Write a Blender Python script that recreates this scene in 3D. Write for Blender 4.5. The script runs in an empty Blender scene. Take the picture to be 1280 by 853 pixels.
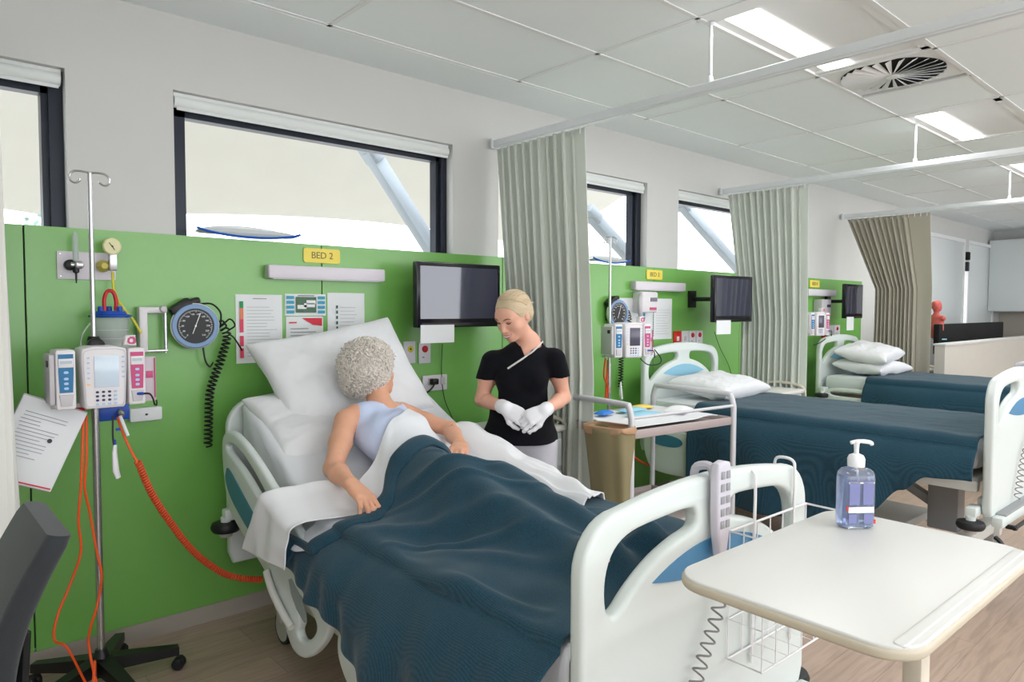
import bpy, bmesh, math, random
import numpy as np
from mathutils import Vector, Matrix, Euler, noise
random.seed(7)
PI = math.pi
S = bpy.context.scene
COL = S.collection

# ------------------------------------------------------------------ camera frame (used to read distances from known planes)
CX, CY, FPX = 640., 426.5, 879.
CAM = Vector((0, 0, 1.49))
_dx = Vector((1620-CX, CY-389, FPX)).normalized()
_dy = Vector((-150-CX, CY-384, FPX)); _dy = (_dy-_dx*_dy.dot(_dx)).normalized()
_dz = _dx.cross(_dy)
if _dz[1] < 0: _dz = -_dz
RW = Matrix((_dx, _dy, _dz))            # world = RW @ (right, up, forward)

# ------------------------------------------------------------------ materials
def lin(c):
    return tuple((v/12.92 if v <= .04045 else ((v+.055)/1.055)**2.4) for v in [k/255. for k in c])
MATS = {}
def mat(name, col, rough=.5, metal=0., bump=0., bscale=60., var=0., vscale=8., trans=0., ior=1.45, emit=None, es=1., sheen=0., spec=.5, coat=0., stretch=None, sss=0., alpha=1.):
    m = bpy.data.materials.new(name); m.use_nodes = True
    nt = m.node_tree; b = nt.nodes['Principled BSDF']
    c = lin(col)
    b.inputs['Base Color'].default_value = (*c, 1)
    b.inputs['Roughness'].default_value = rough
    b.inputs['Metallic'].default_value = metal
    b.inputs['IOR'].default_value = ior
    b.inputs['Transmission Weight'].default_value = trans
    b.inputs['Sheen Weight'].default_value = sheen
    b.inputs['Specular IOR Level'].default_value = spec
    b.inputs['Coat Weight'].default_value = coat
    b.inputs['Coat Roughness'].default_value = .08
    b.inputs['Alpha'].default_value = alpha
    if sss:
        b.inputs['Subsurface Weight'].default_value = sss
        b.inputs['Subsurface Radius'].default_value = (.012, .005, .003)
        b.inputs['Subsurface Scale'].default_value = 1.0
    if emit:
        b.inputs['Emission Color'].default_value = (*lin(emit), 1)
        b.inputs['Emission Strength'].default_value = es
    tc = nt.nodes.new('ShaderNodeTexCoord'); mp = nt.nodes.new('ShaderNodeMapping')
    nt.links.new(tc.outputs['Object'], mp.inputs[0])
    if stretch: mp.inputs['Scale'].default_value = stretch
    if var or not bump:
        n = nt.nodes.new('ShaderNodeTexNoise'); n.inputs['Scale'].default_value = vscale; n.inputs['Detail'].default_value = 4
        nt.links.new(mp.outputs[0], n.inputs['Vector'])
        mx = nt.nodes.new('ShaderNodeMix'); mx.data_type = 'RGBA'
        v = var if var else .02
        mx.inputs[6].default_value = (*[max(0, k*(1-v)) for k in c], 1); mx.inputs[7].default_value = (*[min(1, k*(1+v)) for k in c], 1)
        nt.links.new(n.outputs['Fac'], mx.inputs[0]); nt.links.new(mx.outputs[2], b.inputs['Base Color'])
    if bump:
        n = nt.nodes.new('ShaderNodeTexNoise'); n.inputs['Scale'].default_value = bscale; n.inputs['Detail'].default_value = 5
        nt.links.new(mp.outputs[0], n.inputs['Vector'])
        bp = nt.nodes.new('ShaderNodeBump'); bp.inputs['Strength'].default_value = bump; bp.inputs['Distance'].default_value = .01
        nt.links.new(n.outputs['Fac'], bp.inputs['Height']); nt.links.new(bp.outputs[0], b.inputs['Normal'])
    MATS[name] = m
    return m
M = MATS

# ------------------------------------------------------------------ mesh builder
class MB:
    def __init__(s): s.v = []; s.f = []; s.m = []; s.T = Matrix.Identity(4)
    def add(s, vs, fs, mi=0):
        o = len(s.v); T = s.T
        s.v += [tuple(T @ Vector(p)) for p in vs]; s.f += [tuple(o+i for i in f) for f in fs]; s.m += [mi]*len(fs); return s
    def box(s, c, d, rot=None, mi=0, bev=0.):
        x, y, z = [k/2 for k in d]
        if bev > 0:
            b = min(bev, x*.98, y*.98, z*.98)
            bm = bmesh.new(); bmesh.ops.create_cube(bm, size=1)
            for v in bm.verts: v.co = Vector((v.co.x*2*x, v.co.y*2*y, v.co.z*2*z))
            bmesh.ops.bevel(bm, geom=list(bm.edges), offset=b, segments=2, affect='EDGES', profile=.5)
            bm.verts.ensure_lookup_table()
            vs = [v.co.copy() for v in bm.verts]; fs = [[v.index for v in f.verts] for f in bm.faces]; bm.free()
        else:
            vs = [Vector((i*x, j*y, k*z)) for i in (-1, 1) for j in (-1, 1) for k in (-1, 1)]
            fs = [(0,1,3,2),(4,6,7,5),(0,4,5,1),(2,3,7,6),(0,2,6,4),(1,5,7,3)]
        if rot is not None:
            R = rot if isinstance(rot, Matrix) else Euler(rot).to_matrix()
            vs = [R @ v for v in vs]
        return s.add([v+Vector(c) for v in vs], fs, mi)
    def tube(s, pts, r, n=8, closed=False, mi=0, flat=1.):
        P = [Vector(p) for p in pts]; N = len(P)
        rs = r if hasattr(r, '__len__') else [r]*N
        def tan(i):
            if closed: return (P[(i+1)%N]-P[i-1]).normalized()
            a = P[max(i-1, 0)]; b = P[min(i+1, N-1)]; d = b-a
            return d.normalized() if d.length > 1e-9 else Vector((0, 0, 1))
        t0 = tan(0); u = t0.orthogonal().normalized(); vs = []
        for i in range(N):
            t = tan(i); u = (u-t*u.dot(t))
            if u.length < 1e-6: u = t.orthogonal()
            u.normalize(); w = t.cross(u)
            for k in range(n):
                a = 2*PI*k/n; vs.append(P[i]+u*math.cos(a)*rs[i]+w*math.sin(a)*rs[i]*flat)
        fs = []
        M_ = N if closed else N-1
        for i in range(M_):
            j = (i+1) % N
            for k in range(n): fs.append((i*n+k, i*n+(k+1)%n, j*n+(k+1)%n, j*n+k))
        if not closed: fs += [tuple(range(n-1, -1, -1)), tuple((N-1)*n+k for k in range(n))]
        return s.add(vs, fs, mi)
    def cyl(s, a, b, r, r2=None, n=16, mi=0):
        return s.tube([a, b], [r, r if r2 is None else r2], n, mi=mi)
    def lathe(s, c, prof, n=24, mi=0, axis=(0, 0, 1), sx=1., sy=1.):
        A = Vector(axis).normalized(); R = Vector((0, 0, 1)).rotation_difference(A).to_matrix()
        vs = []
        for (r, z) in prof:
            for k in range(n):
                a = 2*PI*k/n; vs.append(Vector(c)+R @ Vector((r*math.cos(a)*sx, r*math.sin(a)*sy, z)))
        fs = []
        for i in range(len(prof)-1):
            for k in range(n): fs.append((i*n+k, i*n+(k+1)%n, (i+1)*n+(k+1)%n, (i+1)*n+k))
        fs += [tuple(range(n-1, -1, -1)), tuple((len(prof)-1)*n+k for k in range(n))]
        return s.add(vs, fs, mi)
    def grid(s, fn, nu, nv, mi=0, wrapu=False):
        vs = [fn(i/(nu if wrapu else nu-1), j/(nv-1)) for j in range(nv) for i in range(nu)]
        fs = []
        for j in range(nv-1):
            for i in range(nu if wrapu else nu-1):
                a = j*nu+i; b = j*nu+(i+1)%nu; fs.append((a, b, b+nu, a+nu))
        return s.add(vs, fs, mi)
    def quad(s, a, b, c, d, mi=0): return s.add([a, b, c, d], [(0, 1, 2, 3)], mi)
    def shape(s, outline, holes=(), depth=.02, bevel=0., place=None, mi=0, smooth=0, bres=2):
        """2D outline (x,y) with holes, extruded along z by depth (centred), then placed by 4x4"""
        cu = bpy.data.curves.new('tmp', 'CURVE'); cu.dimensions = '2D'; cu.fill_mode = 'BOTH'
        cu.extrude = max(depth/2-bevel, 0); cu.bevel_depth = bevel; cu.bevel_resolution = bres; cu.offset = -bevel
        for pl in [outline]+list(holes):
            if smooth: pl = chaikin(pl, smooth)
            sp = cu.splines.new('POLY'); sp.points.add(len(pl)-1); sp.use_cyclic_u = True
            for q, p in zip(sp.points, pl): q.co = (p[0], p[1], 0, 1)
        s.from_curve(cu, place, mi); return s
    def from_curve(s, cu, place, mi):
        ob = bpy.data.objects.new('tmp', cu); COL.objects.link(ob)
        dg = bpy.context.evaluated_depsgraph_get(); me = bpy.data.meshes.new_from_object(ob.evaluated_get(dg))
        T = place if place is not None else Matrix.Identity(4)
        s.add([T @ v.co for v in me.vertices], [tuple(p.vertices) for p in me.polygons], mi)
        bpy.data.objects.remove(ob); bpy.data.meshes.remove(me); bpy.data.curves.remove(cu)
    def text(s, body, size, place, mi=0, depth=.0006):
        cu = bpy.data.curves.new('tmp', 'FONT'); cu.body = body; cu.size = size; cu.extrude = depth
        cu.align_x = 'CENTER'; cu.align_y = 'CENTER'; cu.resolution_u = 3
        s.from_curve(cu, place, mi); return s
    def build(s, name, m, parent=None, smooth=True, loc=None, angle=40):
        me = bpy.data.meshes.new(name); me.from_pydata(s.v, [], s.f)
        ms = m if isinstance(m, (list, tuple)) else [m]
        for k in ms: me.materials.append(k)
        if len(ms) > 1: me.polygons.foreach_set('material_index', s.m)
        bm = bmesh.new(); bm.from_mesh(me); bmesh.ops.remove_doubles(bm, verts=bm.verts, dist=1e-5)
        bmesh.ops.recalc_face_normals(bm, faces=bm.faces); bm.to_mesh(me); bm.free()
        if smooth:
            me.polygons.foreach_set('use_smooth', [True]*len(me.polygons))
            try: me.set_sharp_from_angle(angle=math.radians(angle))
            except Exception: pass
        ob = bpy.data.objects.new(name, me); COL.objects.link(ob)
        if parent is not None: ob.parent = parent
        if loc is not None: ob.location = loc
        return ob

def chaikin(pl, it=2):
    for _ in range(it):
        q = []
        for i in range(len(pl)):
            a = pl[i]; b = pl[(i+1) % len(pl)]
            q.append((a[0]*.75+b[0]*.25, a[1]*.75+b[1]*.25)); q.append((a[0]*.25+b[0]*.75, a[1]*.25+b[1]*.75))
        pl = q
    return pl
def rrect(w, h, r, n=6, cx=0, cy=0):
    o = []
    for (sx, sy, a0) in ((1, 1, 0), (-1, 1, 90), (-1, -1, 180), (1, -1, 270)):
        for k in range(n+1):
            a = math.radians(a0+90*k/n); o.append((cx+sx*(w/2-r)+r*math.cos(a), cy+sy*(h/2-r)+r*math.sin(a)))
    return o
def smoothpath(pts, n=8):
    """Catmull-Rom through points"""
    P = [Vector(p) for p in pts]; out = []
    for i in range(len(P)-1):
        p0 = P[max(i-1, 0)]; p1 = P[i]; p2 = P[i+1]; p3 = P[min(i+2, len(P)-1)]
        for k in range(n):
            t = k/n
            out.append(.5*((2*p1)+(p2-p0)*t+(2*p0-5*p1+4*p2-p3)*t*t+(3*p1-p0-3*p2+p3)*t**3))
    out.append(P[-1]); return out
def helix_path(path, r, turns, per=10):
    P = smoothpath(path, 12); L = [0]
    for i in range(1, len(P)): L.append(L[-1]+(P[i]-P[i-1]).length)
    N = int(turns*per); out = []; j = 0; u = None
    for i in range(N+1):
        s = L[-1]*i/N
        while j < len(L)-2 and L[j+1] < s: j += 1
        t = (s-L[j])/max(L[j+1]-L[j], 1e-9); p = P[j].lerp(P[j+1], t); d = (P[j+1]-P[j]).normalized()
        if u is None: u = d.orthogonal().normalized()
        u = (u-d*u.dot(d)).normalized(); w = d.cross(u); a = 2*PI*i/per
        out.append(p+u*r*math.cos(a)+w*r*math.sin(a))
    return out

def Tm(loc=(0, 0, 0), rot=(0, 0, 0), sc=1.):
    return Matrix.Translation(Vector(loc)) @ Euler(rot).to_matrix().to_4x4() @ Matrix.Scale(sc, 4)
# plane maps: local 2D (x,y) drawn on a wall facing -Y (x to +X, y to +Z), extrude along Y
def on_wall(x, y, z): return Matrix.Translation((x, y, z)) @ Matrix(((1,0,0,0),(0,0,-1,0),(0,1,0,0),(0,0,0,1)))
def side_plane(x): return Matrix(((0,0,1,x),(1,0,0,0),(0,1,0,0),(0,0,0,1)))   # (a,b) -> (x, a, b)

def tag(o, label, cat, group=None, kind=None):
    if label: o['label'] = label
    if cat: o['category'] = cat
    if group: o['group'] = group
    if kind: o['kind'] = kind
    return o
def thing(name, label, cat, loc=(0, 0, 0), rz=0., group=None):
    o = bpy.data.objects.new(name, None); COL.objects.link(o); o.empty_display_size = .1
    o.location = loc; o.rotation_euler = (0, 0, rz); return tag(o, label, cat, group)
def struct(name, mb, m, smooth=False):
    o = mb.build(name, m, smooth=smooth) if isinstance(mb, MB) else mb
    o['kind'] = 'structure'; return o
def copy_tree(o, parent=None):
    c = o.copy(); COL.objects.link(c); c.parent = parent
    for ch in list(o.children): copy_tree(ch, c)
    return c

# ------------------------------------------------------------------ signed distance modelling
class SDF:
    def __init__(s, lo, hi, h):
        s.lo = np.array(lo, float); s.h = h
        s.n = (np.ceil((np.array(hi)-s.lo)/h)).astype(int)+1
        s.D = np.full(s.n, .06, np.float32)
    def _sl(s, a, b, pad):
        i0 = np.maximum(((np.array(a)-pad-s.lo)/s.h).astype(int), 0); i1 = np.minimum(((np.array(b)+pad-s.lo)/s.h).astype(int)+2, s.n)
        if np.any(i1 <= i0): return None, None
        sl = tuple(slice(p, q) for p, q in zip(i0, i1))
        ax = [s.lo[k]+np.arange(i0[k], i1[k])*s.h for k in range(3)]
        return sl, np.meshgrid(*ax, indexing='ij')
    def _put(s, sl, d, k, op):
        A = s.D[sl]
        if op == 'u':
            if k > 0:
                h = np.clip(.5+.5*(d-A)/k, 0, 1); r = A*h+d*(1-h)-k*h*(1-h)
            else: r = np.minimum(A, d)
        elif op == 's':
            d = -d
            if k > 0:
                h = np.clip(.5-.5*(d-A)/k, 0, 1); r = A*h+d*(1-h)+k*h*(1-h)
            else: r = np.maximum(A, d)
        s.D[sl] = r
    def cap(s, a, b, ra, rb=None, k=.015, op='u'):
        rb = ra if rb is None else rb; a = np.array(a, float); b = np.array(b, float); R = max(ra, rb)
        sl, G = s._sl(np.minimum(a, b)-R, np.maximum(a, b)+R, .05)
        if sl is None: return
        ba = b-a; L = max(ba@ba, 1e-12)
        P = [G[i]-a[i] for i in range(3)]
        t = np.clip((P[0]*ba[0]+P[1]*ba[1]+P[2]*ba[2])/L, 0, 1)
        d = np.sqrt(sum((P[i]-t*ba[i])**2 for i in range(3)))-(ra+(rb-ra)*t)
        s._put(sl, d, k, op)
    def ell(s, c, r, rot=None, k=.015, op='u', p=2.):
        c = np.array(c, float); r = np.array(r, float); R = r.max()
        sl, G = s._sl(c-R, c+R, .05)
        if sl is None: return
        P = [G[i]-c[i] for i in range(3)]
        if rot is not None:
            m = np.array(rot)      # rows = local axes
            P = [m[i][0]*P[0]+m[i][1]*P[1]+m[i][2]*P[2] for i in range(3)]
        q = [np.abs(P[i])/r[i] for i in range(3)]
        k0 = (q[0]**p+q[1]**p+q[2]**p)**(1/p); g = np.sqrt(sum((P[i]/r[i]**2)**2 for i in range(3)))
        if p == 2.: d = k0*(k0-1)/np.maximum(g, 1e-6)
        else: d = (k0-1)*r.min()
        s._put(sl, d, k, op)
    def chain(s, pts, rs, k=.015):
        for i in range(len(pts)-1): s.cap(pts[i], pts[i+1], rs[i], rs[i+1], k)
    def mesh(s):
        D = s.D; neg = D < 0; n = D.shape
        c = np.zeros([k-1 for k in n], np.uint8)
        for i in (0, 1):
            for j in (0, 1):
                for k in (0, 1): c += neg[i:n[0]-1+i, j:n[1]-1+j, k:n[2]-1+k]
        act = (c > 0) & (c < 8); idx = np.argwhere(act); ids = np.full(c.shape, -1, np.int64); ids[act] = np.arange(len(idx))
        acc = np.zeros((len(idx), 3)); cnt = np.zeros(len(idx))
        cor = [(0,0,0),(1,0,0),(0,1,0),(1,1,0),(0,0,1),(1,0,1),(0,1,1),(1,1,1)]
        val = [D[idx[:,0]+a, idx[:,1]+b, idx[:,2]+c_] for (a, b, c_) in cor]
        for e in [(0,1),(2,3),(4,5),(6,7),(0,2),(1,3),(4,6),(5,7),(0,4),(1,5),(2,6),(3,7)]:
            va, vb = val[e[0]], val[e[1]]; m = (va < 0) != (vb < 0)
            t = np.where(m, va/np.where(m, va-vb, 1), 0)
            pa = np.array(cor[e[0]]); pb = np.array(cor[e[1]])
            acc[m] += pa+(pb-pa)*t[m, None]; cnt[m] += 1
        V = s.lo+(idx+acc/cnt[:, None])*s.h
        F = []
        for ax in range(3):
            o = [0, 0, 0]; o[ax] = 1
            a = neg[:n[0]-o[0], :n[1]-o[1], :n[2]-o[2]]; b = neg[o[0]:, o[1]:, o[2]:]
            e = np.argwhere(a != b)
            u, v = [(1, 2), (2, 0), (0, 1)][ax]
            ok = (e[:, u] > 0) & (e[:, v] > 0) & (e[:, u] < n[u]-1) & (e[:, v] < n[v]-1); e = e[ok]
            fl = a[e[:, 0], e[:, 1], e[:, 2]]
            def g(du, dv):
                q = e.copy(); q[:, u] -= du; q[:, v] -= dv; return ids[q[:, 0], q[:, 1], q[:, 2]]
            f = np.stack([g(0, 0), g(1, 0), g(1, 1), g(0, 1)], 1); f[~fl] = f[~fl][:, ::-1]; F.append(f)
        return V, np.concatenate(F)
    def build(s, name, m, parent=None, relax=2, fn=None):
        V, F = s.mesh()
        V, F = relaxmesh(V, F, relax)
        if fn is not None: V = fn(V)
        me = bpy.data.meshes.new(name); me.from_pydata(V.tolist(), [], F.tolist())
        ms = m if isinstance(m, (list, tuple)) else [m]
        for q in ms: me.materials.append(q)
        me.polygons.foreach_set('use_smooth', [True]*len(me.polygons)); me.update()
        ob = bpy.data.objects.new(name, me); COL.objects.link(ob)
        if parent is not None: ob.parent = parent
        return ob
def relaxmesh(V, F, it):
    E = np.concatenate([F[:, [0, 1]], F[:, [1, 2]], F[:, [2, 3]], F[:, [3, 0]]]); E = np.concatenate([E, E[:, ::-1]])
    for i in range(it*2):
        A = np.zeros_like(V); n = np.zeros(len(V)); np.add.at(A, E[:, 0], V[E[:, 1]]); np.add.at(n, E[:, 0], 1)
        L = A/np.maximum(n, 1)[:, None]-V; V = V+L*(.5 if i % 2 == 0 else -.52)
    return V, F
def hand(sd, w, d, nrm, s, curl, sz=1., spread=.09, rs=1., thumb=(.5, .25), k=.006, ret=False):
    """five separate fingers; w wrist, d towards knuckles, nrm back of hand, s side (+1: thumb on d x nrm side)"""
    w = Vector(w); d = Vector(d).normalized(); nrm = Vector(nrm); nrm = (nrm-d*nrm.dot(d)).normalized(); r = d.cross(nrm)*s
    out = []
    offs = [.030, .010, -.010, -.028]; lens = [.083, .079, .082, .071]; fl = [(.042, .025, .021), (.046, .029, .022), (.043, .027, .021), (.034, .021, .019)]
    for i in range(4):
        kn = w+d*lens[i]*sz+r*offs[i]*sz
        sd.cap(w+r*offs[i]*.55*sz, kn, .0135*sz*rs, .0105*sz*rs, k=.014)
        a = 0; p = kn; ang = spread*(1.2-i*.8); dd = (d*math.cos(ang)+r*math.sin(ang)).normalized()
        c = curl[i] if hasattr(curl[i], '__len__') else (curl[i]*.9, curl[i], curl[i]*.7)
        rad = (.0092, .0084, .0076, .0066) if i < 3 else (.0082, .0074, .0067, .0058); tip = None
        for j in range(3):
            a += c[j]; q = p+(dd*math.cos(a)-nrm*math.sin(a))*fl[i][j]*sz
            sd.cap(p, q, rad[j]*sz*rs, rad[j+1]*sz*rs, k=k if j else .008); tip = (p, q); p = q
        out.append((tip, dd*math.cos(a)-nrm*math.sin(a), dd*math.sin(a)+nrm*math.cos(a)))
    sd.ell(w+d*.045*sz, (.036*sz, .045*sz, .0155*sz*rs), rot=[tuple(r), tuple(d), tuple(nrm)], k=.012)
    b = w+d*.018*sz+r*.022*sz-nrm*.006*sz; a1, a2 = thumb
    t1 = (d*.72+r*.62-nrm*a2).normalized(); q = b+t1*.042*sz; t2 = (d*.9+r*(.62-a1)-nrm*(a2+.15)).normalized(); q2 = q+t2*.031*sz; t3 = (d*1+r*(.4-a1)-nrm*(a2+.2)).normalized(); q3 = q2+t3*.024*sz
    sd.cap(w+r*.012*sz, q, .014*sz*rs, .0115*sz*rs, k=.012); sd.cap(q, q2, .011*sz*rs, .0098*sz*rs, k=.007); sd.cap(q2, q3, .0098*sz*rs, .008*sz*rs, k=.006)
    return out
# ------------------------------------------------------------------ materials
mat('wall_paint', (211, 211, 208), .7, bump=.03, bscale=250, var=.015)
mat('ceiling_tile', (244, 251, 252), .85, bump=.04, bscale=180, var=.01)
mat('grid_bar', (236, 238, 238), .5)
mat('green_laminate', (116, 178, 84), .30, var=.02, vscale=2, spec=.9)
mat('seam_dark', (24, 44, 26), .6)
mat('frame_dark', (38, 43, 54), .35, metal=.3)
mat('glass', (250, 252, 255), .0, trans=1., ior=1.0, spec=.0)
mat('blind', (232, 236, 234), .6, bump=.02)
mat('track_alu', (226, 230, 232), .35, metal=.15)
mat('skirting', (168, 160, 150), .5, var=.06)
mat('sail', (196, 193, 184), .9, bump=.05, var=.04, vscale=2)
mat('steel_grey', (150, 158, 164), .4, metal=.4)
mat('foliage', (176, 194, 188), .8, var=.4, vscale=3)
mat('concrete', (196, 194, 188), .9, var=.08, vscale=3)
mat('lamp_diffuser', (255, 255, 255), .5, emit=(255, 253, 250), es=2.6)
mat('vent_white', (236, 238, 238), .5)
mat('black_void', (10, 10, 11), .9)
mat('partition_beige', (206, 200, 190), .6, var=.02)
mat('white_board', (228, 234, 234), .25, var=.01)

def wood_floor():
    m = bpy.data.materials.new('wood_floor'); m.use_nodes = True; nt = m.node_tree; b = nt.nodes['Principled BSDF']; N = nt.nodes.new; L = nt.links.new
    tc = N('ShaderNodeTexCoord'); br = N('ShaderNodeTexBrick')
    br.inputs['Scale'].default_value = 1; br.inputs['Brick Width'].default_value = 1.2; br.inputs['Row Height'].default_value = .18
    br.inputs['Mortar Size'].default_value = .0012; br.offset = .37
    br.inputs['Color1'].default_value = (*lin((186, 164, 148)), 1); br.inputs['Color2'].default_value = (*lin((172, 150, 134)), 1); br.inputs['Mortar'].default_value = (*lin((140, 120, 106)), 1)
    L(tc.outputs['Object'], br.inputs['Vector'])
    mp = N('ShaderNodeMapping'); mp.inputs['Scale'].default_value = (1.2, 14, 1); L(tc.outputs['Object'], mp.inputs[0])
    n = N('ShaderNodeTexNoise'); n.inputs['Scale'].default_value = 2.2; n.inputs['Detail'].default_value = 8; n.inputs['Distortion'].default_value = 1.6; L(mp.outputs[0], n.inputs['Vector'])
    cr = N('ShaderNodeValToRGB'); cr.color_ramp.elements[0].position = .32; cr.color_ramp.elements[0].color = (.78, .765, .75, 1); cr.color_ramp.elements[1].position = .62; cr.color_ramp.elements[1].color = (1.06, 1.05, 1.05, 1); L(n.outputs['Fac'], cr.inputs[0])
    mx = N('ShaderNodeMix'); mx.data_type = 'RGBA'; mx.blend_type = 'MULTIPLY'; mx.inputs[0].default_value = .8
    L(br.outputs['Color'], mx.inputs[6]); L(cr.outputs[0], mx.inputs[7]); L(mx.outputs[2], b.inputs['Base Color'])
    b.inputs['Roughness'].default_value = .42
    bp = N('ShaderNodeBump'); bp.inputs['Strength'].default_value = .12; bp.inputs['Distance'].default_value = .002; L(n.outputs['Fac'], bp.inputs['Height']); L(bp.outputs[0], b.inputs['Normal'])
    MATS['wood_floor'] = m
wood_floor()
XL, XR, YB, YW, ZC = -2.2, 13.9, -3.2, 3.42, 2.81
PF = 3.40    # front face of the green panelling

mb = MB(); mb.box(((XL+XR)/2, (YB+YW)/2+.2, -.05), (XR-XL+.6, YW-YB+1, .1)); struct('floor', mb, M['wood_floor'])
# ceiling with inset tiles: slab plus grid
mb = MB()
VX, VY, TX0 = 4.28, 1.565, 4.0
xs = [1.6+1.2*k for k in range(-3, 11)]; ys = [3.065-.6*k for k in range(0, 12)]
mb.box(((XL+XR)/2, (YB+YW)/2+.2, ZC+.115), (XR-XL+.6, YW-YB+1, .1))
LIGHTS = [(2.8, 1.865), (5.2, 1.865), (7.6, 1.865), (8.8, 2.665), (1.6, -.535), (4.0, -.535), (6.4, -.535), (1.6, -2.335), (4.0, -2.335), (-.8, .665), (-.8, -1.735), (6.4, -2.335)]
def is_hole(x0, y1):
    for (lx, ly) in LIGHTS:
        if abs(lx-x0) < .3 and -.05 < y1-ly+.3 < .55: return 1
    return 0
# tiles
tl = MB(); gr = MB()
LT = []
for i, x0 in enumerate(xs):
    for j, y1 in enumerate(ys):
        hole = None
        for (lx, ly) in LIGHTS:
            if abs(lx-x0) < .1 and abs(ly-y1) < .1: hole = 'l'
        if abs(x0-4.0) < .1 and abs(y1-1.865) < .1: hole = 'v'
        if hole == 'l': LT.append((x0, y1)); continue
        if hole == 'v':
            tl.box((x0+.9, y1-.3, ZC+.014), (.58, .58, .02)); continue
        tl.box((x0+.6, y1-.3, ZC+.014), (1.18, .58, .02))
tl.box(((XL+XR)/2, (3.065+YW)/2+.01, ZC+.008), (XR-XL, YW-3.065, .02))
for x0 in xs: gr.box((x0, (YB+YW)/2, ZC+.006), (.022, YW-YB, .014), mi=1)
for y1 in ys: gr.box(((XL+XR)/2, y1, ZC+.006), (XR-XL, .022, .014), mi=1)
gr.box((4.6, 1.565, ZC+.006), (.022, .6, .014), mi=1)
tl.v += []; o = len(tl.v); tl.v += gr.v; tl.f += [tuple(o+i for i in f) for f in gr.f]; tl.m += gr.m
o = len(tl.v); tl.v += mb.v; tl.f += [tuple(o+i for i in f) for f in mb.f]; tl.m += mb.m
struct('ceiling', tl, [M['ceiling_tile'], M['grid_bar']])

# troffer lights
def troffer(x0, y1, label, gname):
    t = thing('ceiling_light', label, 'ceiling light', (x0+.6, y1-.3, ZC), 0, gname)
    m = MB(); m.box((-.54, 0, .02), (.10, .59, .03)); m.box((.57, 0, .02), (.04, .59, .03))
    m.box((0, -.27, .02), (1.18, .05, .03))
    # sloping reflector either side of the lens
    m.add([(-.5, -.25, .014), (.56, -.25, .014), (.56, .09, .020), (-.5, .09, .020)], [(0, 1, 2, 3)])
    m.add([(-.5, .29, .014), (.56, .29, .014), (.56, .23, .020), (-.5, .23, .020)], [(0, 1, 2, 3)])
    m.add([(-.5, .08, .022), (.56, .08, .022), (.56, .24, .022), (-.5, .24, .022)], [(0, 1, 2, 3)])
    m.build('frame', M['vent_white'], t, smooth=False)
    d = MB(); d.box((.03, .16, .012), (1.06, .145, .012), bev=.004); d.build('diffuser', M['lamp_diffuser'], t)
    return t
TL = ['long lit ceiling light nearest the camera, partly hidden by the first curtain rail', 'lit ceiling light beside the round vent, between first and second curtain rails', 'lit ceiling light at the right photo edge beyond the second curtain rail', 'small faint ceiling light farthest away, above the third curtain rail']
k = 0
for (lx, ly) in LIGHTS[:4]:
    if k == 3: y = 2.665
    troffer(lx, [1.865, 1.865, 1.865, 2.465][k], TL[k], 'recessed ceiling lights'); k += 1
for (lx, ly) in LIGHTS[4:]:
    yy = min(ys, key=lambda q: abs(q-ly))
    troffer(lx, yy, 'lit ceiling light in the part of the ceiling behind the camera', 'ceiling lights outside the view')

# swirl vent
t = thing('air_vent', 'round white swirl air vent with radial blades set in the ceiling', 'air vent', (4.275, 1.565, ZC))
m = MB(); m.box((0, 0, .018), (.58, .58, .02)); m.build('face_plate', M['vent_white'], t, smooth=False)
m = MB(); m.lathe((0, 0, .004), [(.262, .0), (.262, .006)], 48); m.build('duct_shade_disc', M['black_void'], t)  # flat black disc paints the shade of the duct behind the blades
NB = 26
for q in range(NB):
    a = 2*PI*q/NB; m = MB()
    c, s_ = math.cos(a), math.sin(a)
    def pt(r, off, z): return (r*c+off*s_, r*s_-off*c, z)
    w0, w1 = .003, .022
    m.add([pt(.03, -w0, -.004), pt(.262, -w1, .002), pt(.262, w1*.3, -.012), pt(.03, w0, -.010), pt(.03, -w0, -.001), pt(.262, -w1, .005), pt(.262, w1*.3, -.009), pt(.03, w0, -.007)],
          [(0,1,2,3),(4,7,6,5),(0,4,5,1),(1,5,6,2),(2,6,7,3),(3,7,4,0)])
    m.build('blade', M['vent_white'], t, smooth=False)
m = MB(); m.lathe((0, 0, -.014), [(.035, 0), (.035, .02)], 24); m.build('hub', M['vent_white'], t)

# ------------------------------------------------------------------ window wall
WIN = [(-1.0, .594), (1.012, 2.588), (2.95, 4.49), (4.906, 6.35)]
ZS, ZT = 1.82, 2.475
mb = MB()
def wb(x0, x1, z0, z1): mb.box(((x0+x1)/2, YW+.1, (z0+z1)/2), (x1-x0, .2, z1-z0))
wb(XL, XR, ZT, ZC+.06); wb(XL, XR, 0, ZS)
xx = XL
for (a, b) in WIN: wb(xx, a, ZS, ZT); xx = b
wb(xx, 10.9, ZS, ZT); wb(10.9, XR, ZS, ZT)
struct('wall_back', mb, M['wall_paint'])
mb = MB(); mb.box((XR+.05, (YB+YW)/2, ZC/2+.05), (.1, YW-YB+.4, ZC+.3)); struct('wall_right', mb, M['wall_paint'])
mb = MB(); mb.box((XL-.05, .2, ZC/2+.05), (.1, 7.2, ZC+.3)); struct('wall_left', mb, M['wall_paint'])  # unseen wall, closed along its length to cut low side light
mb = MB(); mb.box(((XL+XR)/2, YB-.1, .45), (XR-XL, .2, .9)); mb.box(((XL+XR)/2, YB-.1, 2.7), (XR-XL, .2, .5)); struct('wall_front_unseen', mb, M['wall_paint'])  # unseen wall, added with an open middle band to darken the low floor

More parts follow.
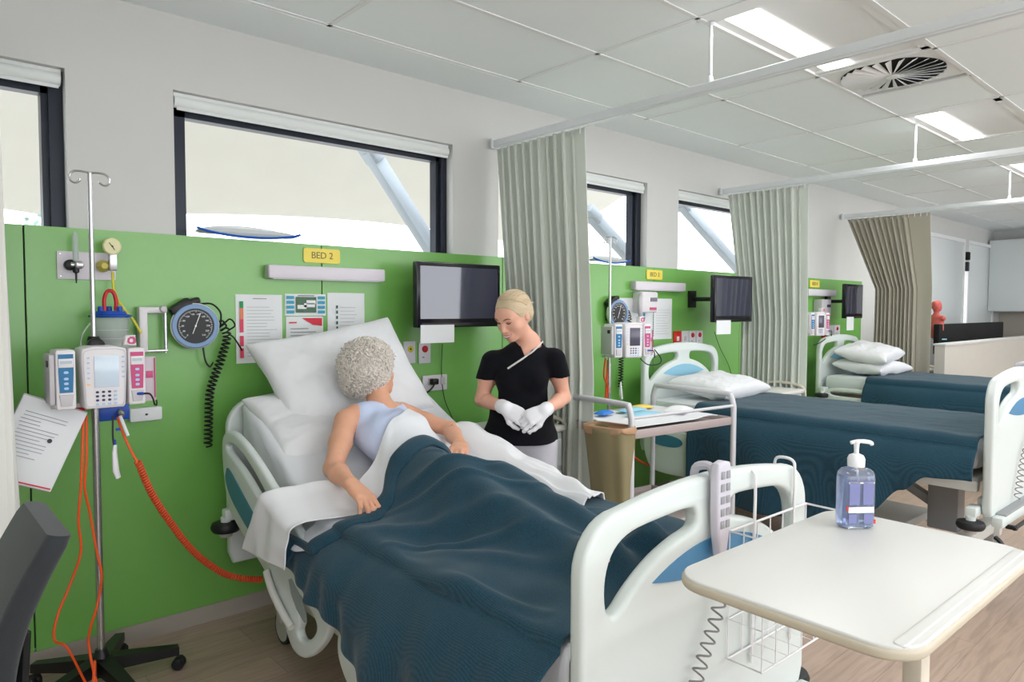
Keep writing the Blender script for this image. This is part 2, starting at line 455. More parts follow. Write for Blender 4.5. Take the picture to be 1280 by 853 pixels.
FR = YW+.09
for i, (a, b) in enumerate(WIN):
    w = bpy.data.objects.new('window_%d' % (i+1), None); COL.objects.link(w); w.location = ((a+b)/2, FR, ZS); w['kind'] = 'structure'
    hw = (b-a)/2; H = ZT-ZS
    m = MB(); fl = .075 if i < 2 else .03; frr = .075 if i in (0, 2) else .062
    m.box((-hw+fl/2, .03, H/2), (fl, .06, H)); m.box((hw-frr/2, .03, H/2), (frr, .06, H)); m.box((hw-frr/2+.012, -.012, H/2), (frr-.024, .03, H))
    m.box((0, .03, H-.07), (2*hw, .06, .05)); m.box((0, .03, -.012), (2*hw, .06, .022))
    m.build('window_frame', M['frame_dark'], w, smooth=False)
    m = MB(); m.box((0, .035, H/2), (2*hw-.06, .006, H+.0)); m.build('glass_pane', M['glass'], w, smooth=False)
    m = MB(); m.lathe((-hw+.012, -.045, H-.04), [(.028, 0), (.028, 2*hw-.024)], 20, axis=(1, 0, 0)); m.box((0, -.045, H-.012), (2*hw-.02, .03, .02)); m.box((0, -.068, H-.075), (2*hw-.04, .006, .014), bev=.002)
    m.build('rolled_blind', M['blind'], w)
    m = MB(); m.box((0, -.045, -.005), (2*hw, .09, .010)); m.build('window_sill', M['wall_paint'], w, smooth=False)

# green panelling boards
seams = [XL, .434, 1.719, 2.97, 4.56, 5.85, 7.33, 8.55]
t = thing('wall_panelling', 'green laminate wall panelling running behind all the beds', 'wall panelling', (0, PF, 0))
for a, b in zip(seams[:-1], seams[1:]):
    m = MB(); m.box(((a+b)/2, .01, (.08+ZS)/2), (b-a-.006, .02, ZS-.08), bev=.001); m.build('panel_board', M['green_laminate'], t, smooth=False)
m = MB(); m.box(((XL+8.55)/2, .017, .95), (8.55-XL-.01, .004, ZS-.1)); m.build('panel_backing', M['seam_dark'], t, smooth=False)
mb = MB(); mb.box(((XL+XR)/2, PF+.008, .04), (XR-XL, .024, .08)); struct('baseboard_back', mb, M['skirting'])

# ------------------------------------------------------------------ far end of the back wall: white sliding doors, cupboards
for i, (a, b) in enumerate([(10.3, 12.18), (12.42, 13.75)]):
    d = bpy.data.objects.new('door_%d' % (i+1), None); COL.objects.link(d); d.location = ((a+b)/2, YW, 0); d['kind'] = 'structure'
    m = MB(); m.box((0, -.02, 1.27), (b-a, .03, 2.5), bev=.004); m.build('door_leaf', M['white_board'], d)
    m = MB(); m.box((0, -.03, 2.53), (b-a+.08, .05, .05)); m.box((-(b-a)/2-.02, -.03, 1.26), (.04, .05, 2.5)); m.box(((b-a)/2+.02, -.03, 1.26), (.04, .05, 2.5)); m.build('door_frame', M['grid_bar'], d, smooth=False)
w = bpy.data.objects.new('window_5', None); COL.objects.link(w); w.location = (12.3, YW, .9); w['kind'] = 'structure'
mat('daylight_glow', (255, 255, 255), .5, emit=(255, 255, 255), es=1.2)
m = MB(); m.box((0, -.012, .62), (.13, .01, 1.35)); m.build('glass_pane', M['daylight_glow'], w, smooth=False)  # pane itself glows, standing in for daylight; the wall behind is solid
t = thing('door_closer', 'small black door closer above the bright slot between white doors', 'door closer', (12.3, YW-.06, 2.28))
m = MB(); m.box((0, 0, .03), (.09, .06, .12), bev=.01); m.build('body', M['black_void'], t); m = MB(); m.box((0, 0, -.13), (.07, .05, .14), bev=.01); m.build('arm', M['frame_dark'], t)

# outside: shade sail, struts, trees, pale ground
def outside():
    t = thing('shade_sail', 'large cream shade sail stretched outside the windows', 'shade sail', (3, 6.0, 2.0))
    for k, (x0, x1, dz) in enumerate([(-5, 2.2, 0), (2.2, 10, .15)]):
        m = MB()
        def f(u, v, x0=x0, x1=x1, dz=dz):
            x = x0+(x1-x0)*u; y = 1.2+4.0*v; sag = .35*math.sin(PI*u)
            z = .55+dz+1.6*(1-v)+sag*(v)*.6
            return (x-3, y-1, z)
        m.grid(f, 24, 10); m.build('sail_cloth', M['sail'], t)
    mm = [(3.05, 6.0), (5.7, 5.2), (8.9, 5.6)]
outside()
def strut(px0, py0, px1, py1, Y, label):
    def P(px, py):
        d = RW @ Vector((px-CX, CY-py, FPX)); return CAM+d*((Y-CAM.y)/d.y)
    a = P(px0, py0); b = P(px1, py1); b2 = a+(b-a)*2.2
    t = thing('steel_strut', label, 'steel strut', (a.x, Y, 0), 0, 'diagonal steel struts outside')
    m = MB(); d = (b2-a); L = d.length; mid = (a+b2)/2-Vector((a.x, Y, 0)); ang = math.atan2(-d.z, d.x)
    m.box(mid, (L, .12, .12), rot=(0, ang, 0), bev=.005); m.build('beam', M['steel_grey'], t)
    m = MB(); m.box(a-Vector((a.x, Y, 0)), (.22, .2, .1), rot=(0, ang, 0), bev=.01); m.build('end_bracket', M['steel_grey'], t)
strut(462, 188, 540, 312, 5.4, 'grey diagonal steel strut seen through the window behind the televisions of the nearest bed')
strut(738, 268, 790, 325, 5.4, 'grey diagonal steel strut seen through the narrow window right of the nearest curtain')
strut(852, 255, 925, 338, 5.4, 'grey diagonal steel strut seen through the window left of the second curtain')
def tree(x, y, z0, h, r, label):
    t = thing('tree', label, 'tree', (x, y, 0), 0, None)
    m = MB(); m.tube([(0, 0, 0), (.1, 0, h*.5), (0, .1, h)], [.15, .1, .05], 8); m.build('trunk', M['concrete'], t)
    m = MB(); rr = random.Random(int(x*10))
    for q in range(900):
        a = rr.uniform(0, 2*PI); b = math.acos(rr.uniform(-1, 1)); k_ = r*rr.uniform(.55, 1)
        c = Vector((k_*math.sin(b)*math.cos(a), k_*math.sin(b)*math.sin(a)*.6, h+k_*math.cos(b)*.8))
        u = Vector((rr.uniform(-1, 1), rr.uniform(-1, 1), rr.uniform(-1, 1))).normalized()*.16; w_ = u.orthogonal().normalized()*.08
        m.add([c-u, c+w_, c+u, c-w_], [(0, 1, 2, 3)])
    m.build('foliage', M['foliage'], t, smooth=False)
tree(-1.2, 13, 0, 2.4, 1.9, 'pale tree seen through the left edge window'); tree(3.1, 15, 0, 2.3, 1.7, 'pale blue-green tree seen low in the large window')
tree(7.0, 17, 0, 2.0, 1.4, 'hazy tree seen at the bottom right of the large window')
mb = MB(); mb.box((4, 14, -.1), (50, 20.5, .1)); tag(mb.build('courtyard_paving', M['concrete'], smooth=False), 'pale paving of the courtyard outside the windows', 'paving', kind='structure')

# ------------------------------------------------------------------ curtain rails
def rail(x, where):
    t = thing('curtain_rail', 'white ceiling-hung curtain rail above the '+where, 'curtain rail', (x, PF, 2.5), 0, None)
    m = MB(); m.box((0, -3.1, .02), (.034, 6.2, .042), bev=.006); m.box((0, -3.2, -.004), (.02, 6.4, .008)); m.build('rail_bar', M['track_alu'], t, smooth=False)
    m = MB(); m.box((0, -.012, .02), (.06, .02, .06), bev=.004); m.build('wall_bracket', M['track_alu'], t)
    for y in (-1.55, -4.0):
        m = MB(); m.cyl((0, y, .04), (0, y, .31), .008, n=10); m.lathe((0, y, .04), [(.016, 0), (.014, .02), (.008, .03)], 12); m.lathe((0, y, .296), [(.012, 0), (.02, .014)], 12); m.build('drop_rod', M['track_alu'], t)
rail(2.89, 'nearest curtain'); rail(5.51, 'second curtain'); rail(7.97, 'farthest curtain'); rail(.27, 'curtain at the left photo edge')

def cloth(name, c1, c2, rough=.85, sc=(220, 220, 40)):
    m = mat(name, c1, rough, bump=.05, bscale=1, sheen=.1, stretch=sc); return m
cloth('curtain_cloth', (212, 217, 207), None)
cloth('curtain_beige', (178, 172, 156), None)
cloth('curtain_white', (222, 222, 216), None)
mat('hem_white', (226, 228, 224), .8)
def curtain(x, yt, yb, zt, zb, folds, label, m_, amp=.05, seed=0, plain=None, gather=None):
    """yt/yb: (wall end, room end) at top/bottom; plain: fraction of unpleated cloth at the room end"""
    rr = random.Random(seed); ph = [rr.uniform(-.5, .5) for _ in range(folds+3)]; am = [rr.uniform(.55, 1.15) for _ in range(folds+3)]
    t = thing('curtain', label, 'curtain', (x, (yt[0]+yt[1])/2, zt)); yc = (yt[0]+yt[1])/2
    NU, NV = folds*14, 46
    def f(u, v):
        z = zt+(zb-zt)*v; g = v if gather is None else gather(v)
        ya = yt[0]+(yb[0]-yt[0])*g; yb_ = yt[1]+(yb[1]-yt[1])*g
        up = u
        if plain:
            if u > 1-plain: fr = 1
            pf = 1-plain
            fade = 1 if u < pf else max(0., 1-(u-pf)/(plain*.15))
        else: fade = 1
        p = u*folds; i = int(p); fr = p-i
        a = am[i]*(1-fr)+am[i+1]*fr; q = ph[i]*(1-fr)+ph[i+1]*fr
        a *= amp*(.55+.75*v)
        s_ = math.sin(2*PI*p+q*(1+.5*v)); s_ = math.copysign(abs(s_)**.8, s_)
        dx = a*s_*fade+.35*amp*math.sin(2*PI*u*2.3+v*2+seed)*v
        dy = .25*(yb_-ya)/folds*math.sin(4*PI*p+q)*fade
        return (dx, ya+(yb_-ya)*u+dy-yc, z-zt)
    m = MB(); m.grid(f, NU, NV); o = m.build('cloth', m_, t, angle=180); md = o.modifiers.new('s', 'SOLIDIFY'); md.thickness = .003
    for q in range(folds):
        y = yt[0]+(yt[1]-yt[0])*(q+.5)/folds-yc; m = MB(); m.cyl((0, y, -.03), (0, y, .012), .004, n=6); m.build('glider_hook', M['grid_bar'], t)
    return t
curtain(2.89, (3.35, 2.63), (3.20, 2.55), 2.482, .32, 11, 'sage grey pleated curtain hanging behind the standing woman', M['curtain_cloth'], .045, 3, plain=.13, gather=lambda v: min(1, v*1.6))
curtain(5.51, (3.33, 2.62), (3.18, 2.60), 2.482, .32, 12, 'sage grey pleated curtain hanging between the two wall screens of the empty beds', M['curtain_cloth'], .045, 9, plain=.12, gather=lambda v: min(1, v*2))
curtain(7.97, (3.33, 2.52), (3.02, 2.48), 2.482, .32, 14, 'darker beige pleated curtain, farthest one, beside the half-height partition', M['curtain_beige'], .045, 14, plain=.3, gather=lambda v: min(1, v*2.8))
curtain(.27, (3.33, 2.75), (3.33, 2.7), 2.482, .32, 9, 'white curtain hanging at the left photo edge behind the office chair', M['curtain_white'], .045, 21)
# ------------------------------------------------------------------ beds
mat('bed_white', (214, 222, 219), .35, var=.01)
mat('bed_cream', (214, 214, 208), .4, var=.01)
mat('bed_blue', (72, 134, 176), .35)
mat('bed_light_blue', (138, 192, 216), .35)
mat('bed_teal', (62, 124, 150), .35)
mat('bed_grey', (150, 152, 154), .45)
mat('rubber_black', (24, 26, 28), .5)
mat('caster_grey', (186, 184, 180), .45)
mat('steel', (196, 196, 198), .25, metal=.9)
mat('green_plastic', (20, 120, 70), .4)
mat('label_grey', (150, 158, 158), .4)
mat('linen_white', (228, 229, 232), .85, bump=.08, bscale=30, var=.01)
mat('linen_sheet', (224, 227, 232), .85, bump=.12, bscale=14, var=.01)
mat('linen_blue_tint', (210, 226, 236), .85, bump=.1, bscale=14)
mat('wire_white', (236, 236, 238), .3)
mat('cord_grey', (140, 136, 138), .5)

def blanket_mat():
    m = bpy.data.materials.new('blanket_teal'); m.use_nodes = True; nt = m.node_tree; b = nt.nodes['Principled BSDF']; N = nt.nodes.new; L = nt.links.new
    tc = N('ShaderNodeTexCoord')
    def wv(ax, sc):
        n = N('ShaderNodeTexWave'); n.wave_type = 'BANDS'; n.bands_direction = ax; n.inputs['Scale'].default_value = sc; n.inputs['Distortion'].default_value = 2.5; n.inputs['Detail'].default_value = 3; n.inputs['Detail Scale'].default_value = 3
        L(tc.outputs['Object'], n.inputs['Vector']); return n
    n1 = wv('X', 72); n2 = wv('Y', 95); n3 = N('ShaderNodeTexNoise'); n3.inputs['Scale'].default_value = 240; n3.inputs['Detail'].default_value = 3; L(tc.outputs['Object'], n3.inputs['Vector'])
    ad = N('ShaderNodeMath'); ad.operation = 'ADD'; L(n1.outputs['Fac'], ad.inputs[0]); L(n2.outputs['Fac'], ad.inputs[1]); a2 = N('ShaderNodeMath'); a2.operation = 'MULTIPLY_ADD'; a2.inputs[1].default_value = .35; L(ad.outputs[0], a2.inputs[0]); L(n3.outputs['Fac'], a2.inputs[2]); ad = a2
    cr = N('ShaderNodeValToRGB'); cr.color_ramp.elements[0].position = .35; cr.color_ramp.elements[0].color = (*lin((24, 55, 70)), 1)
    cr.color_ramp.elements[1].position = .65; cr.color_ramp.elements[1].color = (*lin((42, 78, 95)), 1)
    ml = N('ShaderNodeMath'); ml.operation = 'MULTIPLY'; ml.inputs[1].default_value = .58; L(ad.outputs[0], ml.inputs[0]); L(ml.outputs[0], cr.inputs[0])
    L(cr.outputs[0], b.inputs['Base Color']); b.inputs['Roughness'].default_value = .9; b.inputs['Sheen Weight'].default_value = .15; b.inputs['Specular IOR Level'].default_value = .2
    bp = N('ShaderNodeBump'); bp.inputs['Strength'].default_value = .22; bp.inputs['Distance'].default_value = .004; L(ml.outputs[0], bp.inputs['Height']); L(bp.outputs[0], b.inputs['Normal'])
    MATS['blanket_teal'] = m
blanket_mat()

def board_shape(W=1.0, z0=.32, z1=.97):
    r = .13; o = []
    h = W/2
    o += [(-h+.02, z0), (h-.02, z0), (h, z0+.05), (h, z1-r-.05)]
    for k in range(9):
        a = math.radians(90*k/8); o.append((h-r+r*math.cos(a), z1-r-.03+r*math.sin(a)))
    for k in range(1, 12):
        x = (h-r)*(1-2*k/12); o.append((x, z1-.03+.03*(1-(x/(h-r))**2)))
    for k in range(9):
        a = math.radians(90+90*k/8); o.append((-h+r+r*math.cos(a), z1-r-.03+r*math.sin(a)))
    o += [(-h, z1-r-.05), (-h, z0+.05)]
    def slot(s):
        p = [(.075, z1-.125), (.075, z1-.085), (.10, z1-.07), (.25, z1-.078), (.345, z1-.088), (.40, z1-.12), (.425, z1-.18), (.42, z1-.26), (.385, z1-.275), (.33, z1-.225), (.24, z1-.172), (.15, z1-.142), (.10, z1-.133)]
        p = chaikin([(s*x, y) for x, y in p], 2)
        return p if s < 0 else p[::-1]
    return o, [slot(1), slot(-1)]
def board(name, t, y, z0, z1, W, face, stripe):
    """face: -1 shows its outer face towards -Y"""
    o, hs = board_shape(W, z0, z1)
    m = MB(); m.shape(o, hs, .045, .014, place=on_wall(0, y, 0), bres=3); b = m.build(name, M['bed_white'], t)
    # recessed inner panel edge and coloured arch stripe
    pts = []
    for k in range(17):
        x = -.26+.52*k/16; pts.append((x, z1-.165-.55*x*x*1.6))
    for k in range(17):
        x = .26-.52*k/16; pts.append((x, z1-.225-.03*(1-(abs(x)/.26)**2)))
    m = MB(); m.shape(pts, (), .004, 0, place=on_wall(0, y+face*.0235, 0)); m.build('accent_stripe', M[stripe], b)
    return b

def caster(name, t, x, y, r=.075, rot=0.):
    e = MB(); T = Tm((x, y, 0), (0, 0, rot)); e.T = T
    e.lathe((-.022, 0, r), [(r*.8, 0), (r*.8, .044)], 28, axis=(1, 0, 0)); e.box((0, 0, r*2+.03), (.05, .06, .05), bev=.008); e.box((.030, .0, r*1.75), (.008, .05, r*.7), bev=.003); e.box((-.030, .0, r*1.75), (.008, .05, r*.7), bev=.003)
    e.box((0, 0, r*2+.005), (.076, .06, .012), bev=.003)
    c = e.build(name, M['caster_grey'], t)
    w = MB(); w.T = T; w.lathe((-.02, 0, r), [(r*.8, 0), (r*.97, 0), (r, .008), (r, .032), (r*.97, .04), (r*.8, .04)], 28, axis=(1, 0, 0)); w.build('tyre', M['rubber_black'], c)
    return c
def bumper(t, x, y, z):
    m = MB(); m.lathe((x, y, z), [(.02, -.022), (.055, -.022), (.062, -.012), (.064, 0), (.058, .014), (.03, .02)], 28); b = m.build('bumper_wheel', M['rubber_black'], t)
    m = MB(); m.lathe((x, y, z), [(.026, -.045), (.03, -.022)], 16); m.build('bumper_cap', M['caster_grey'], b)

def bed_base(label, loc, rz, lift, group, tilt=0., hs='bed_blue'):
    t = thing('hospital_bed', label, 'hospital bed', loc, rz, group)
    zt = 1.058+lift
    board('footboard', t, -1.08, .33+lift, zt, 1.0, -1, 'bed_blue')
    board('headboard', t, 1.085, .33+lift, zt+.05, 1.05 if hs == 'bed_blue' else .95, -1, hs)
    # wheeled base
    m = MB()
    for s in (-1, 1): m.box((s*.30, 0, .205), (.05, 1.9, .07), bev=.01)
    for y in (-.88, .88): m.box((0, y, .215), (.74, .08, .07), bev=.012)
    m.box((0, -.35, .235), (.54, .5, .05), bev=.01); m.box((0, .4, .235), (.54, .5, .05), bev=.01)
    m.build('base_frame', M['bed_cream'], t)
    for x, y in ((-.36, -.88), (.36, -.88), (-.36, .84), (.36, .84)): caster('caster', t, x, y, .075, 0)
    for y in (-.75, .75):
        m = MB(); h = .50+lift
        m.box((0, y+.0, (.23+h)/2), (.12, .16, h-.23), bev=.012); m.box((0, y*.72, (.23+h)/2+.02), (.07, .5, .05), rot=(-.5 if y > 0 else .5, 0, 0), bev=.01)
        m.build('lift_column', M['bed_grey'], t)
    # mattress deck
    m = MB()
    for s in (-1, 1): m.box((s*.44, 0, .47+lift), (.045, 2.06, .06), bev=.01)
    for y in (-.95, -.5, 0, .5, .95): m.box((0, y, .47+lift), (.86, .05, .05), bev=.006)
    m.box((0, -1.06, .385+lift), (.92, .06, .07), bev=.008)
    m.box((0, -.3, .5+lift), (.88, 1.45, .02), bev=.004)
    m.build('mattress_deck', M['bed_cream'], t)
    for sx, sy in ((-.55, -1.03), (.55, -1.03), (-.56, 1.0), (.56, 1.0)):
        bumper(t, sx, sy, .53+lift if sy > 0 else .30+lift)
        m = MB(); m.cyl((sx, sy, (.34+lift) if sy < 0 else .57+lift), (sx, sy, (.31+lift) if sy < 0 else .53+lift), .022, n=12); m.box((sx*.93, sy, (.36+lift) if sy < 0 else .58+lift), (.10, .05, .05), bev=.008); m.build('bumper_arm', M['bed_white'], t)
    m = MB(); m.box((-.30, -.97, .27), (.018, .12, .012), rot=(.25, 0, .2)); m.box((-.27, -1.02, .255), (.03, .07, .014), rot=(.25, 0, 0), bev=.004); m.build('brake_pedal', M['green_plastic'], t)
    return t
DZ = .23
def side_rail_head(t, lift, dx, pts_fn=None, tilt=True):
    if tilt:
        O = [(1.0, .97), (.90, 1.0), (.76, .975), (.60, .915), (.45, .845), (.25, .75), (.08, .65), (-.02, .57), (-.05, .49), (.0, .40), (.10, .31), (.19, .265), (.27, .265), (.32, .31), (.37, .38), (.45, .455), (.56, .50), (.70, .55), (.84, .60), (.94, .66), (.985, .76), (1.01, .88)]
        H = [[(.955, .93), (.88, .945), (.76, .925), (.62, .865), (.50, .80), (.46, .76), (.50, .735), (.60, .775), (.74, .84), (.88, .885), (.945, .905)],
             [(.35, .74), (.24, .69), (.12, .615), (.10, .57), (.16, .575), (.27, .63), (.36, .69)],
             [(.24, .50), (.17, .49), (.08, .455), (.06, .42), (.12, .36), (.19, .33), (.23, .35), (.20, .39), (.22, .45)]]
        O = [(y+.03, z-.035) for y, z in O]; H = [[(y+.03, z-.035) for y, z in h] for h in H]
    else:
        O = [(1.0, .80), (.90, .84), (.55, .84), (.30, .82), (.24, .74), (.28, .56), (.38, .46), (.9, .44), (.98, .5), (1.02, .65)]
        H = [[(.93, .80), (.85, .805), (.55, .80), (.38, .785), (.35, .755), (.42, .74), (.6, .755), (.85, .76), (.93, .77)], [(.62, .6), (.4, .58), (.36, .53), (.44, .50), (.6, .50)]]
        O = [(y, z+lift-DZ) for y, z in O]; H = [[(y, z+lift-DZ) for y, z in h] for h in H]
    m = MB(); m.shape(O[::-1], [h for h in H], .034, .012, place=side_plane(dx), smooth=2, bres=3)
    r = m.build('side_rail', M['bed_white'], t)
    s = -1 if dx < 0 else 1
    if tilt:
        st = [(.975, .78), (.955, .805), (.80, .73), (.60, .63), (.44, .545), (.46, .515), (.62, .55), (.78, .605), (.94, .68), (.99, .745)]
        lb = [(.33, .52), (.20, .455), (.155, .365), (.285, .42)]
    else:
        st = [(.93, .725), (.72, .72), (.66, .68), (.72, .64), (.9, .64), (.95, .68)]; st = [(y, z+lift-DZ) for y, z in st]; lb = None
    m = MB(); m.shape(st, (), .004, 0, place=side_plane(dx+s*.0185), smooth=2); m.build('accent_stripe', M['bed_teal'], r)
    if lb:
        m = MB(); m.shape(lb, (), .003, 0, place=side_plane(dx+s*.0185), smooth=1); m.build('control_label', M['label_grey'], r)
        m = MB(); m.tube(smoothpath([(dx+s*.03, .50, .475), (dx+s*.034, .44, .42), (dx+s*.034, .33, .36), (dx+s*.03, .27, .335)], 5), .014, 10); m.build('release_handle', M['bed_cream'], r)
    yy = .2 if tilt else .6
    for (y_, z_) in ((yy, .45), (yy+.3, .5)):
        m = MB(); m.box((dx-s*.045, y_, z_+lift), (.07, .10, .05), bev=.01); m.build('rail_hinge', M['bed_cream'], t)
def side_rail_foot(t, lift, dx):
    O = [(-.03, .46), (-.06, .50), (-.3, .50), (-.8, .46), (-.9, .42), (-.9, .33), (-.84, .27), (-.3, .26), (-.14, .30), (-.04, .38)]
    H = [[(-.10, .455), (-.3, .46), (-.42, .455), (-.42, .425), (-.3, .42), (-.16, .40), (-.10, .42)], [(-.50, .45), (-.78, .43), (-.84, .40), (-.8, .385), (-.5, .40)]]
    O = [(y, z+lift) for y, z in O]; H = [[(y, z+lift) for y, z in h] for h in H]
    m = MB(); m.shape(O[::-1], H, .032, .011, place=side_plane(dx), smooth=2, bres=3); m.build('side_rail', M['bed_white'], t)
    s = -1 if dx < 0 else 1
    m = MB(); m.box((dx-s*.045, -.45, .42+lift), (.07, .10, .05), bev=.01); m.build('rail_hinge', M['bed_cream'], t)

# bed of the patient -------------------------------------------------
B1 = (1.645, 2.105); R1 = math.radians(-1.3); G = 'hospital beds'
bed1 = bed_base('hospital bed with raised back nearest the camera, the white-haired woman lying in it', (*B1, 0), R1, 0, G)
side_rail_head(bed1, 0, -.545, tilt=True); side_rail_head(bed1, 0, .545, tilt=False)
side_rail_foot(bed1, -.06, -.535); side_rail_foot(bed1, 0, .53)
m = MB(); m.box((0, .62, .66), (.86, .95, .03), rot=(math.radians(24), 0, 0), bev=.006); m.box((-.3, .55, .56), (.04, .05, .2), rot=(-.3, 0, 0)); m.box((.3, .55, .56), (.04, .05, .2), rot=(-.3, 0, 0)); m.build('backrest_frame', M['bed_cream'], bed1)
def foot_details(t, lift, full=True):
    m = MB(); m.box((0, -1.125, .315+lift), (.98, .05, .05), bev=.008); m.build('end_beam', M['bed_white'], t)
    m = MB(); m.box((0, -1.118, .343+lift), (.86, .06, .012), bev=.003); m.build('end_tray', M['bed_grey'], t)
    m = MB(); m.cyl((-.42, -1.18, .285+lift), (.33, -1.18, .285+lift), .010, n=10)
    for x in (-.40, -.05, .28): m.box((x, -1.165, .285+lift), (.02, .05, .022), bev=.004)
    m.build('drainage_rail', M['rubber_black'], t)
    m = MB(); m.box((.40, -1.16, .285+lift), (.085, .05, .11), bev=.01); c = m.build('control_box', M['bed_cream'], t)
    m = MB()
    for k in range(4):
        for j in range(3): m.box((.375+.02*j, -1.187, .25+.02*k+lift), (.010, .004, .008))
    m.build('buttons', M['bed_grey'], c)
foot_details(bed1, 0)

# mattress of bed 1 : profile along the bed (y,z) local
def prof(y):
    """top surface height of the mattress along the bed"""
    if y < .12: return .705
    if y < .32: q = (y-.12)/.2; return .705+.2*.5*q*q*.46
    return .705+.046+(y-.32)*.46
def mattress1():
    m = MB()
    ring = []
    ys_ = [-1.03+2.05*k/40 for k in range(41)]
    def f(u, v):
        y = -1.03+2.03*v; zt = prof(y); a = u
        # cross section rounded box
        w, h = .44, .16
        P = [(-w, -h), (w, -h), (w, 0), (-w, 0)]
        per = rrect(2*w, h, .045, 4)
        k = int(round(a*len(per))) % len(per); x, z = per[k]
        return (x, y, zt-h/2+z)
    n = len(rrect(.88, .16, .045, 4)); m.grid(f, n, 50, wrapu=True)
    k0 = 0; m.f.append(tuple(range(n))); m.m.append(0); m.f.append(tuple(49*n+i for i in range(n))[::-1]); m.m.append(0)
    return m.build('mattress', M['linen_white'], bed1)
mattress1()

# bodies under the covers (bed-local bumps): torso, thighs, knees, shins, feet
CX1 = -.045
def bodyz(x, y):
    """height of the patient's covered body above the bed datum, 0 outside"""
    z = 0
    def bump(cx, cy, rx, ry, top, p=2):
        nonlocal z
        q = (abs((x-cx)/rx))**p+(abs((y-cy)/ry))**p
        if q < 1: z = max(z, top*(1-q)**.5)
    return z
def H1(x, y):
    base = prof(y)
    def g(cx, cy, sx, sy, a, rot=0.):
        dx, dy = x-cx, y-cy
        if rot: dx, dy = dx*math.cos(rot)+dy*math.sin(rot), -dx*math.sin(rot)+dy*math.cos(rot)
        return a*math.exp(-(dx/sx)**2-(dy/sy)**2)
    b = g(CX1+.01, .40, .23, .33, .245)                      # belly / chest
    b += g(CX1-.02, .10, .22, .16, .05)                 # lap
    b += g(CX1-.09, -.14, .12, .24, .13) + g(CX1+.09, -.18, .11, .24, .12)   # thighs with slightly raised knees
    b += g(CX1-.08, -.5, .08, .25, .075)+g(CX1+.10, -.52, .08, .25, .075)
    b += g(CX1-.07, -.82, .07, .08, .10)+g(CX1+.12, -.84, .07, .08, .10)
    b += g(CX1, -.5, .2, .4, .03)
    if y > .35: b *= 1
    return base+b
def drape(x, y, wl, hem_fn, lead=0.):
    """x is cloth coordinate across the bed; beyond +-wl it hangs down"""
    pass
def nz(x, y, z=0, s=1.): return noise.noise(Vector((x*s, y*s, z)))

def cover(name, label, cat, m_, off, yedge, yfoot, sl, sr, thick=.006, amp=.012, NU=150, NV=170, seed=0., fold=True, zfun=None, flare=.03, hang=None, wl=.455, wr=.455, extra=None):
    """cloth lying on H1. across coordinate s from -sl..sr; hanging beyond wl / wr. yedge(s): y of the head side edge"""
    mb = MB()
    def f(u, v):
        s = -sl+(sl+sr)*u; ye = yedge(s); y = yfoot+(ye-yfoot)*v
        w = wl if s < 0 else wr; sg = -1 if s < 0 else 1; a = abs(s); r = .035
        if a < w: x = s; z = H1(s, y)+off; nx = 0
        else:
            d = a-w; arc = r*PI/2
            if d < arc: t = d/r; x = sg*(w+r*math.sin(t)); z = H1(sg*w, y)+off-r*(1-math.cos(t)); nx = t/(PI/2)
            else:
                dd = (d-arc)*(hang(y) if hang and s < 0 else 1); nx = 1; x = sg*(w+r+flare*(1-math.exp(-dd*14))); z = H1(sg*w, y)+off-r-dd
                x += sg*.022*dd/.3*math.sin(y*17+seed)+sg*.014*nz(y*6, dd*3, seed)+sg*.012*(dd/.3)*math.sin(y*41+2*math.sin(y*7))
        n = amp*(nz(s*4+y*2, y*3.5-s*1.5, seed)+.5*nz(s*9-y*3, y*8, seed+3))
        if extra is not None: n += extra(s, y)
        if nx < 1: z += n*(1-nx)
        x += sg*n*nx
        return (x, y, z)
    mb.grid(f, NU, NV); o = mb.build(name, m_, None, angle=180)
    o.location = (*B1, 0); o.rotation_euler = (0, 0, R1)
    md = o.modifiers.new('s', 'SOLIDIFY'); md.thickness = thick; md.offset = 1 if True else 0
    if label: tag(o, label, cat)
    return o
def ridge(s, y, a, b, w, h):
    """soft fold line from a to b"""
    ax, ay = a; bx, by = b; dx, dy = bx-ax, by-ay; L = dx*dx+dy*dy; t = max(0, min(1, ((s-ax)*dx+(y-ay)*dy)/L)); d2 = (s-ax-t*dx)**2+(y-ay-t*dy)**2
    return h*math.exp(-d2/(w*w))*math.sin(PI*min(1, max(0, .1+.8*t)))
def interp(xs_, ys_):
    def f(x):
        if x <= xs_[0]: return ys_[0]
        for i in range(len(xs_)-1):
            if x <= xs_[i+1]:
                t = (x-xs_[i])/(xs_[i+1]-xs_[i]); t = t*t*(3-2*t); return ys_[i]+(ys_[i+1]-ys_[i])*t
        return ys_[-1]
    return f
# fitted sheet over the mattress with creases on the hanging side
sheet_edge = interp([-.6, .6], [1.0, 1.0])
def H_mat(x, y): return prof(y)
def fitted():
    mb = MB()
    def f(u, v):
        s = -.62+1.24*u; y = -1.04+2.05*v; w = .445; sg = -1 if s < 0 else 1; a = abs(s); r = .03
        zt = prof(y)+.006
        n = .006*nz(s*5, y*5, 7.)+.004*nz(s*14, y*10, 2.)
        if a < w: return (s, y, zt+n)
        d = a-w; arc = r*PI/2
        if d < arc: t = d/r; return (sg*(w+r*math.sin(t)), y, zt-r*(1-math.cos(t))+n*.5)
        dd = d-arc; return (sg*(w+r+.006*math.sin(y*23+dd*14)*dd/.12+.008*nz(y*9, dd*8, 4.)), y, zt-r-dd)
    mb.grid(f, 90, 120); o = mb.build('fitted_sheet', M['linen_sheet'], bed1, angle=180); md = o.modifiers.new('s', 'SOLIDIFY'); md.thickness = .003; md.offset = 1
fitted()
